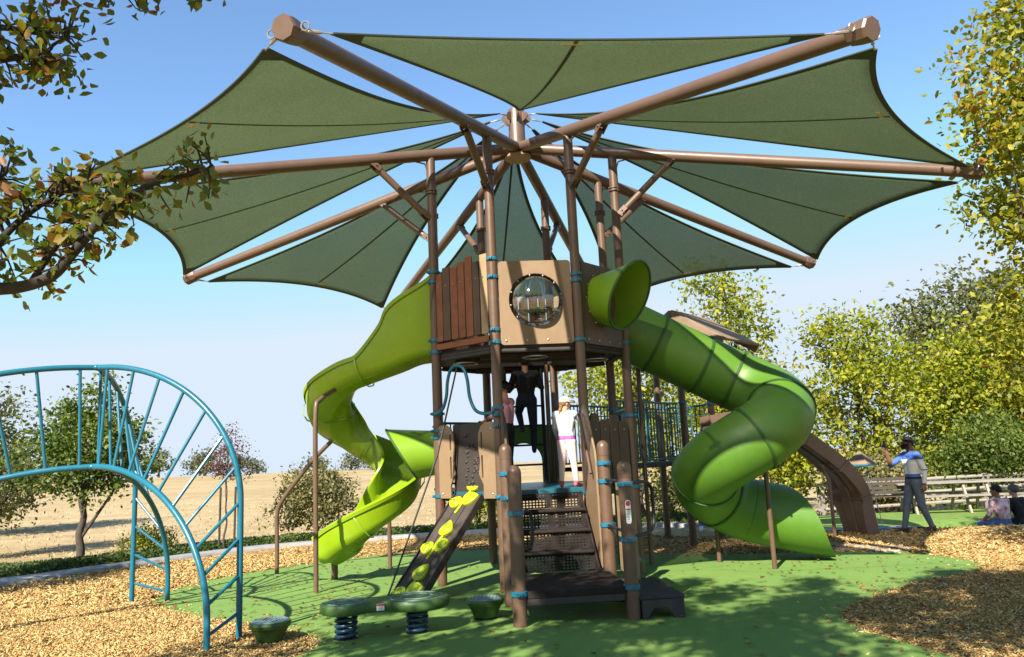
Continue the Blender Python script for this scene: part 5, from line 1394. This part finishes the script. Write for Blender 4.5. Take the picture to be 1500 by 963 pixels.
def limbs(base, top, targets, r0, seed, ntw=60, lean=.12, fork=.35):
    """tapered trunk, main limbs and twigs reaching into the crown clumps"""
    g = random.Random(seed); m_ = MB(); base = np.asarray(base, float); top = np.asarray(top, float)
    L = np.linalg.norm(top - base); tr = []
    for f in np.linspace(0, 1, 8): tr.append(base + (top - base) * f + np.array([g.gauss(0, 1), g.gauss(0, 1), 0]) * L * .012 * (f > 0))
    tr = catmull(tr, 3); k = len(tr)
    m_.tube(tr, [r0 * (1.25 if i == 0 else 1.0) * (1 - .72 * i / (k - 1)) for i in range(k)], 10)
    tg = list(targets); g.shuffle(tg); nodes = [(p, i / (k - 1)) for i, p in enumerate(tr)]; mains = []
    for t in tg[:max(5, ntw // 7)]:
        t = np.asarray(t); f = g.uniform(fork, .92); p = tr[int(f * (k - 1))]
        mid = p + (t - p) * .5 + np.array([0, 0, g.uniform(.02, .12) * np.linalg.norm(t - p)]) + np.array([g.gauss(0, .05), g.gauss(0, .05), 0]) * np.linalg.norm(t - p)
        c = catmull([p, mid, t], 5); r1 = r0 * (1 - .7 * f) * .55
        m_.tube(c, [r1 * (1 - .8 * i / (len(c) - 1)) for i in range(len(c))], 7); mains.append((c, r1))
    for t in tg[:ntw]:
        t = np.asarray(t); best = min((np.linalg.norm(q - t), q, r_) for c, r_ in mains for q in (c[3], c[6], c[9])) if False else None
        bd, bq, brr = 1e9, None, 0
        for c, r_ in mains:
            for i_ in (3, 6, 9):
                dd = np.linalg.norm(c[i_] - t)
                if dd < bd: bd, bq, brr = dd, c[i_], r_
        mid = (bq + t) / 2 + np.array([0, 0, .06 * bd]); m_.tube([bq, mid, t], [brr * .35, brr * .22, brr * .08 + .002], 5)
    return m_
def tree(name, label, x, y, h, r, lobes, leaf, size, n, mat, seed, bark='bark', group=None, nclump=260, csize=.28, shell=.45, top=.75, ntw=70, z=None, cat='tree', keep=None, shape='spray', fork=.3):
    z = hgt(x, y) if z is None else z
    root = thing(name, label, cat, (x, y, z), 0, group)
    Lb = [(x + a, y + b, z + c, d, e, f) for a, b, c, d, e, f in lobes]
    p, cc = crown_points(Lb, n, seed, nclump, csize, shell, keep)
    tr = limbs((x, y, z - .1), (x + (lobes[0][0]) * .5, y + lobes[0][1] * .5, z + h * top), cc, r, seed, ntw, fork=fork)
    build('trunk', tr, M[bark], root, smooth=60, fix=False)
    leaf_mesh('crown', p, size, seed + 7, M[mat], root, shape=shape)
    return root
def auto_lobes(h, r, base, n, seed, squash=1.0):
    """an uneven crown: a core with lobes around it"""
    g = random.Random(seed); out = [(0, 0, base + (h - base) * .5, r * .72, r * .72, (h - base) * .5)]
    for i in range(n):
        a = g.uniform(0, 6.28); f = g.uniform(.1, .95); w = r * (1 - abs(f - .4) * .8) * g.uniform(.55, .95); rr = r * g.uniform(.3, .5)
        out.append((w * math.cos(a), w * math.sin(a), base + (h - base) * f, rr, rr, rr * .85 * squash))
    return out

GT = 'young trees and shrubs behind the play area'
# ---- left side
tree('garden_tree', 'small leafy tree with forked dark trunk behind the blue climber', -8.63, 15.5, 3.75, .085, [(0.15, 0, 2.15, .95, .95, 1.0), (-.75, .1, 2.0, .75, .7, .55), (.85, -.1, 1.75, .65, .6, .5), (.2, .1, 3.0, .55, .5, .75), (-.4, -.2, 2.75, .6, .6, .5), (-1.1, 0, 1.5, .4, .4, .3), (.9, .1, 2.3, .45, .4, .4)], 1, .075, 11000, 'leaf_green', 11, nclump=230, csize=.17, top=.6, fork=.18, shape='leaf')
tree('garden_tree', 'olive tree partly cut by the left picture edge with drooping crown', -11.6, 17.2, 2.6, .10, auto_lobes(2.6, 1.2, .8, 7, 3), 1, .085, 6000, 'leaf_olive', 12, nclump=200, csize=.2, top=.6)
tree('oak_tree', 'broad oak with thick trunk standing in the dry field at left', -17.2, 23.0, 4.6, .26, auto_lobes(4.6, 2.6, 1.2, 9, 31), 1, .15, 9000, 'leaf_olive', 13, nclump=300, csize=.35, top=.6)
tree('plum_tree', 'little purple-leaved tree tied between two dark stakes', -6.21, 16.7, 2.45, .025, [(0, 0, 1.85, .30, .3, .42), (.22, 0, 2.1, .22, .2, .25), (-.2, 0, 1.7, .22, .2, .22), (.2, .1, 1.6, .22, .2, .2), (.05, 0, 2.4, .2, .2, .2)], 1, .05, 1700, 'leaf_red', 14, nclump=90, csize=.09, top=.9, ntw=40, fork=.5)
for dx in (-.17, .15):
    t_ = MB().tube([(-6.21 + dx, 16.75, -.1), (-6.21 + dx + .02, 16.75, 1.32)], .024, 8)
    tag(build('tree_stake', t_, M['stake']), 'dark wooden stake on the %s side of the little purple tree' % ('left' if dx < 0 else 'right'), 'stake', 'stakes beside the little purple tree')
def shrub(label, x, y, w, h, size, n, mat, seed, group=None, name='shrub', nclump=150, csize=.13, lob=None):
    lb = lob or [(0, 0, h * .52, w * .72, w * .72, h * .46)] + [(w * .6 * math.cos(a), w * .6 * math.sin(a), h * (.3 + .35 * ((i * 37) % 10) / 10), w * .42, w * .42, h * .3) for i, a in enumerate(np.linspace(0, 6.28, 7)[:-1])]
    return tree(name, label, x, y, h, .03, lb, 1, size, n, mat, seed, nclump=nclump, csize=csize, shell=.3, top=.6, ntw=30, cat='shrub', group=group, fork=.1)
shrub('large round grey-green shrub behind the green spiral slide', -4.75, 18.4, 1.1, 1.95, .075, 9000, 'leaf_shrub', 21, nclump=260)
shrub('low yellow-green shrub between the legs of the blue climber', -7.75, 16.5, .62, .68, .05, 2600, 'leaf_yellow', 22, csize=.08)
shrub('bushy green shrub seen under the tower beside the climbing ramp', -1.0, 19.6, .75, 1.25, .06, 4200, 'leaf_yellow', 23, csize=.1)
# ground cover strip behind the path
g = np.random.default_rng(40); a_ = np.array(catmull([(*p, 0) for p in WALK_OUT], 8)); b_ = np.array(catmull([(*p, 0) for p in COVER_OUT], 8)); n_ = 26000
ti = g.uniform(0, len(a_) - 1.001, n_); i0 = ti.astype(int); f_ = (ti - i0)[:, None]; pa = a_[i0] * (1 - f_) + a_[i0 + 1] * f_; pb = b_[i0] * (1 - f_) + b_[i0 + 1] * f_
u_ = g.uniform(.04, .98, n_)[:, None]; pc = pa * (1 - u_) + pb * u_; pc[:, 2] = g.uniform(.0, 1, n_) ** .7 * .17 * (1 - (2 * u_[:, 0] - 1) ** 4) + .01
tag(leaf_mesh('ground_cover', pc, .075, 41, M['leaf_cover'], None, up=.6, shape='spray'), 'low dark green ground cover strip between the path and the dry field', 'ground cover', kind='stuff')
# dry grass tufts in the field
g = np.random.default_rng(42); n_ = 3500; yy = 17 + g.uniform(0, 1, n_) ** 1.5 * 26; xx = g.uniform(-1.05, .12, n_) * yy * .72
ok = np.array([hgt(x, y) > -.6 for x, y in zip(xx, yy)]); cov = [(p[0], p[1]) for p in a_] + [(p[0], p[1]) for p in b_[::-1]]
ok &= ~inside(cov, xx, yy) & (yy > 17.0 + np.maximum(0, xx + 6) * .6); xx, yy = xx[ok], yy[ok]
m_, nt_, b2_ = newmat('dry_grass_blade'); gg = N(nt_, 'ShaderNodeNewGeometry'); rr_ = ramp(nt_, gg.outputs['Random Per Island'], [(0, (.30, .22, .11)), (.6, (.42, .32, .175)), (1, (.48, .38, .22))]); nt_.links.new(rr_.outputs[0], b2_.inputs['Base Color']); b2_.inputs['Roughness'].default_value = .9
M['dryblade'] = m_
n_ = len(xx); ang = g.uniform(0, 6.28, n_); hh = g.uniform(.02, .06, n_); ww = hh * .35
base = np.stack([xx, yy, np.array([hgt(x, y) for x, y in zip(xx, yy)])], 1); dx_ = np.stack([np.cos(ang) * ww, np.sin(ang) * ww, 0 * ww], 1); tip = np.stack([g.normal(0, .03, n_), g.normal(0, .03, n_), hh], 1)
V = np.stack([base - dx_, base + dx_, base + dx_ * .5 + tip, base - dx_ * .9 + tip * .8], 1).reshape(-1, 3)
tag(raw_mesh('dry_grass', V, (np.arange(n_)[:, None] * 4 + np.arange(4)[None]), M['dryblade']), 'dry straw-coloured grass tufts over the field', 'grass', kind='stuff')
# far tree line on the left horizon
far = [(-62, 135, 5.6, 3.0), (-57, 140, 3.6, 2.8), (-53, 132, 3.0, 2.2), (-49.5, 138, 3.2, 1.8), (-52, 130, 4.6, 2.2), (-46, 138, 2.4, 2.6), (-33, 128, 2.2, 2.2), (-29, 136, 2.6, 2.4), (-70, 120, 5.5, 3.5), (-24, 130, 2.2, 2.6), (-78, 110, 6.0, 3.6), (-18, 132, 2.4, 2.5), (-12, 130, 2.2, 2.5), (-5, 134, 2.6, 3.0)]
words = ['leftmost tall', 'wide', 'small rounded', 'narrow pale', 'tall rounded', 'low', 'low flat', 'squat', 'big leaning', 'short spreading', 'outermost broad', 'low hazy', 'small low', 'broad low']
for i, (x, y, h, r) in enumerate(far):
    tree('field_tree', '%s grey-green tree on the far left skyline, number %d counted from nearest to the picture edge' % (words[i], 1 + sorted([q[0] / q[1] for q in far]).index(x / y)) if False else '%s grey-green tree standing on the distant skyline of the dry field' % words[i], x, y, h, .2, auto_lobes(h, r, h * .12, 5, 60 + i), 1, .42, 700, 'leaf_far', 70 + i, nclump=70, csize=.4, shell=.3, group='trees on the far skyline', ntw=12)
# ---- right side and behind the tower
GR = 'yellow-green trees behind the right side of the playground'
tree('yellowing_tree', 'tall yellow-green tree rising behind the roof of the second tower', 7.4, 25.5, 8.6, .16, auto_lobes(8.6, 2.2, 1.6, 12, 81), 1, .15, 10500, 'leaf_yellow', 81, nclump=190, csize=.34, group=GR)
tree('yellowing_tree', 'yellow-green tree seen through the tower legs and bridge rails', 3.6, 23.0, 5.9, .14, auto_lobes(5.9, 1.9, .9, 10, 82), 1, .14, 9000, 'leaf_yellow', 82, nclump=170, csize=.32, group=GR)
tree('yellowing_tree', 'bright yellow-green tree between the tube slide and the standing man', 11.1, 25.2, 7.0, .15, auto_lobes(7.0, 2.0, .8, 12, 83), 1, .15, 10500, 'leaf_yellow', 83, nclump=190, csize=.34, group=GR)
tree('yellowing_tree', 'shorter yellow-green tree left of the brown curved climbing wall', 7.6, 22.6, 4.0, .12, auto_lobes(3.6, 1.3, .4, 9, 84), 1, .13, 6000, 'leaf_yellow', 84, nclump=130, csize=.28, group=GR)
tree('yellowing_tree', 'yellow-green tree directly behind the standing man', 14.2, 25.0, 6.2, .15, auto_lobes(6.2, 1.9, .8, 11, 85), 1, .15, 9500, 'leaf_yellow', 85, nclump=170, csize=.34, group=GR)
tree('olive_tree', 'dull olive-green tree with open twiggy top standing farthest back on the right', 19.5, 33, 9.6, .25, auto_lobes(9.6, 3.6, 1.5, 12, 86), 1, .2, 15000, 'leaf_olive', 86, nclump=420, csize=.4)
tree('yellowing_tree', 'dense yellow-green tree above the seated pair at the right edge', 17.2, 24.5, 7.6, .18, auto_lobes(7.6, 2.7, 1.2, 12, 87), 1, .16, 15000, 'leaf_right', 87, nclump=420, csize=.28, group=GR)
shrub('big soft green bush behind the picnic tables', 13.9, 22.9, 2.0, 3.2, .11, 13000, 'leaf_green', 91, nclump=360, csize=.22)
shrub('round green bush at the far right edge behind the fence', 17.2, 21.6, 1.7, 2.9, .12, 9000, 'leaf_green', 92, nclump=280, csize=.22)
shrub('yellowish bush behind the dark park bench', 10.6, 23.6, 1.5, 2.2, .11, 8000, 'leaf_shrub', 93, nclump=300, csize=.2)
shrub('olive bush behind the fence under the second tower', 5.4, 23.6, 1.6, 2.2, .11, 8000, 'leaf_olive', 94, nclump=260, csize=.2)
# near right tree with thinning autumn leaves
tree('pear_tree', 'near autumn pear tree along the right picture edge with thinning yellow and red leaves', 7.75, 9.6, 8.4, .15, [(0, 0, 4.6, 1.75, 1.7, 2.9), (-1.1, 0, 3.3, .9, .9, .8), (-.9, .1, 4.5, .95, .9, .8), (-1.2, -.2, 5.6, .8, .8, .7), (-.7, 0, 6.6, 1.0, .9, .9), (-.2, 0, 7.6, 1.0, 1, .8), (.9, .3, 5.5, 1.2, 1.2, 1.5), (-.5, -.5, 2.6, .9, .8, .6)], 1, .085, 25000, 'leaf_right', 95, nclump=380, csize=.2, shell=.35, ntw=150, shape='leaf', top=.85, fork=.2)

# ---- near left tree: bare limb and leafy sprays reaching into the picture, crown mostly overhead
root = thing('pear_tree', 'near pear tree reaching leafy branches into the upper left corner', 'tree', (-4.6, 2.6, 0))
lim = MB(); cl = []
def spray(P, r0, r1, seed, per=3, spread=.13, tw=.22, start=.15):
    g = random.Random(seed); c = catmull(P, 6); k = len(c)
    lim.tube(c, [r0 + (r1 - r0) * i / (k - 1) for i in range(k)], 8)
    for i in range(int(k * start), k):
        for _ in range(per):
            d = nrm([g.gauss(0, 1), g.gauss(0, 1), g.gauss(.1, 1)]); e = np.asarray(c[i]) + d * tw * g.uniform(.3, 1)
            lim.tube([c[i], (c[i] + e) / 2 + UZ * .015, e], [.006, .0045, .0025], 5); cl.append(e)
trunk = catmull([(-4.6, 2.6, -.2), (-4.6, 2.6, 1.0), (-4.5, 2.65, 2.2), (-4.1, 2.6, 3.4), (-3.6, 2.3, 4.6), (-3.0, 2.0, 6.0)], 5)
tmb = MB().tube(trunk, [.17 - .11 * i / (len(trunk) - 1) for i in range(len(trunk))], 12)
bdir = np.array([0, 0, 0.])
spray([(-4.45, 2.7, 2.3), (-3.4, 2.95, 2.42), (-2.6, 3.1, 2.55), (-2.22, 3.2, 2.50), (-1.98, 3.2, 2.53), (-1.86, 3.2, 2.65), (-1.72, 3.2, 2.82), (-1.55, 3.2, 2.93), (-1.38, 3.2, 2.97), (-1.27, 3.2, 3.0)], .04, .006, 1, 2, .1, .16, .52)
spray([(-2.3, 3.2, 2.52), (-2.2, 3.25, 2.75), (-2.05, 3.3, 2.92), (-1.88, 3.3, 2.98)], .022, .006, 2, 4, .1, .18)
spray([(-2.05, 3.2, 2.5), (-1.95, 3.25, 2.72), (-1.82, 3.3, 2.85), (-1.68, 3.25, 2.92)], .016, .006, 3, 4, .1, .16)
spray([(-2.7, 3.1, 2.6), (-2.45, 3.3, 2.95), (-2.25, 3.3, 3.05)], .02, .006, 4, 4, .1, .18)
spray([(-4.2, 2.65, 3.2), (-3.2, 2.9, 3.5), (-2.5, 3.2, 3.55), (-2.2, 3.3, 3.62), (-2.05, 3.3, 3.6)], .04, .007, 5, 4, .1, .17, .55)
spray([(-3.9, 2.5, 3.8), (-3.0, 2.9, 4.0), (-2.3, 3.2, 3.98), (-1.9, 3.3, 3.95), (-1.6, 3.3, 3.96), (-1.3, 3.3, 3.98)], .045, .007, 6, 4, .1, .15, .4)
spray([(-3.2, 2.9, 3.95), (-2.6, 3.2, 3.8), (-2.2, 3.3, 3.75), (-2.0, 3.3, 3.7)], .025, .007, 7, 4, .1, .17, .4)
g = np.random.default_rng(3); cl_ = np.array(cl); k = 1850; ii = g.integers(0, len(cl_), k); near_pts = cl_[ii] + g.normal(0, .038, (k, 3))
def oversky(p):   # the parts of the crown above the picture
    return (p[:, 2] > 2.35 + .72 * np.maximum(p[:, 1], 0)) & (p[:, 2] < 8.8)
over, cc = crown_points([(-3.0, 1.6, 5.8, 1.5, 1.5, 1.2), (-1.6, 1.4, 6.2, 1.6, 1.5, 1.2), (-4.2, 2.4, 5.6, 1.3, 1.2, 1.4), (-.2, 1.9, 6.2, 1.5, 1.4, 1.0), (-2.2, -.2, 6.2, 1.5, 1.2, 1.1), (-4.2, .3, 5.7, 1.3, 1.2, 1.0), (-1.0, .3, 6.0, 1.4, 1.2, 1.0), (-6.3, .8, 5.3, 1.0, 1.0, .8)], 19000, 5, 92, .21, .35, oversky)
for t in cc[::4]:
    j_ = min(range(8, len(trunk)), key=lambda i: np.linalg.norm(np.asarray(trunk[i]) - t)); a0 = np.asarray(trunk[j_]); lim.tube([a0, (a0 + t) / 2 + UZ * .12, t], [.03, .018, .005], 6)
build('trunk', MB().add(tmb.v, tmb.f).add(lim.v, lim.f), M['barksilhouette'], root, smooth=60, fix=False)
leaf_mesh('crown', near_pts, .047, 8, M['leaf_pear'], root, up=-.1, shape='leaf')
leaf_mesh('crown', over, .095, 9, M['leaf_pear'], root, up=.2, shape='leaf')
# second near tree, behind and right of the camera: throws the dappled shade over the lower right
tree('pear_tree', 'near pear tree behind the viewer whose crown shades the front of the rubber surface', 3.0, -1.6, 7.2, .16, [(-1.6, 2.9, 6.3, 1.5, 1.3, 1.0), (-.4, 2.4, 6.2, 1.6, 1.5, 1.2), (.9, 2.2, 6.0, 1.4, 1.3, 1.1), (-2.6, 2.4, 6.0, 1.3, 1.1, .9), (-1.4, 1.2, 6.4, 1.8, 1.6, 1.1), (.3, 3.5, 6.5, 1.5, .9, .7)], 1, .1, 19000, 'leaf_pear', 97, nclump=86, csize=.23, shell=.35, ntw=90, shape='leaf', top=.8, keep=lambda p: (p[:, 2] > 2.4 + .72 * np.maximum(p[:, 1], 0)))
# tree just outside the left edge that shades the mulch by the path
tree('garden_tree', 'leafy tree just outside the left picture edge shading the mulch by the path', -9.9, 9.6, 4.6, .09, auto_lobes(4.6, 1.7, 1.6, 8, 98), 1, .09, 9000, 'leaf_green', 98, nclump=220, csize=.2, top=.7)

# fallen leaves on the mulch and on the rubber
g = np.random.default_rng(77); n_ = 900
fx = np.concatenate([g.uniform(-7, -1.5, n_), g.uniform(2.8, 9, n_), g.uniform(-4, 5, 260)]); fy = np.concatenate([g.uniform(6, 14, n_), g.uniform(5.5, 14, n_), g.uniform(6, 13, 260)])
fp = np.stack([fx, fy, g.uniform(.018, .035, len(fx))], 1)
M['leaf_fallen'] = leafmat('leaf_fallen', [(0, (.07, .035, .015)), (.5, (.18, .09, .03)), (.8, (.30, .20, .04)), (1, (.26, .07, .03))], .1)
tag(leaf_mesh('fallen_leaves', fp, .05, 78, M['leaf_fallen'], None, up=2.5, shape='leaf'), 'dry fallen leaves scattered over mulch and rubber', 'leaves', kind='stuff')
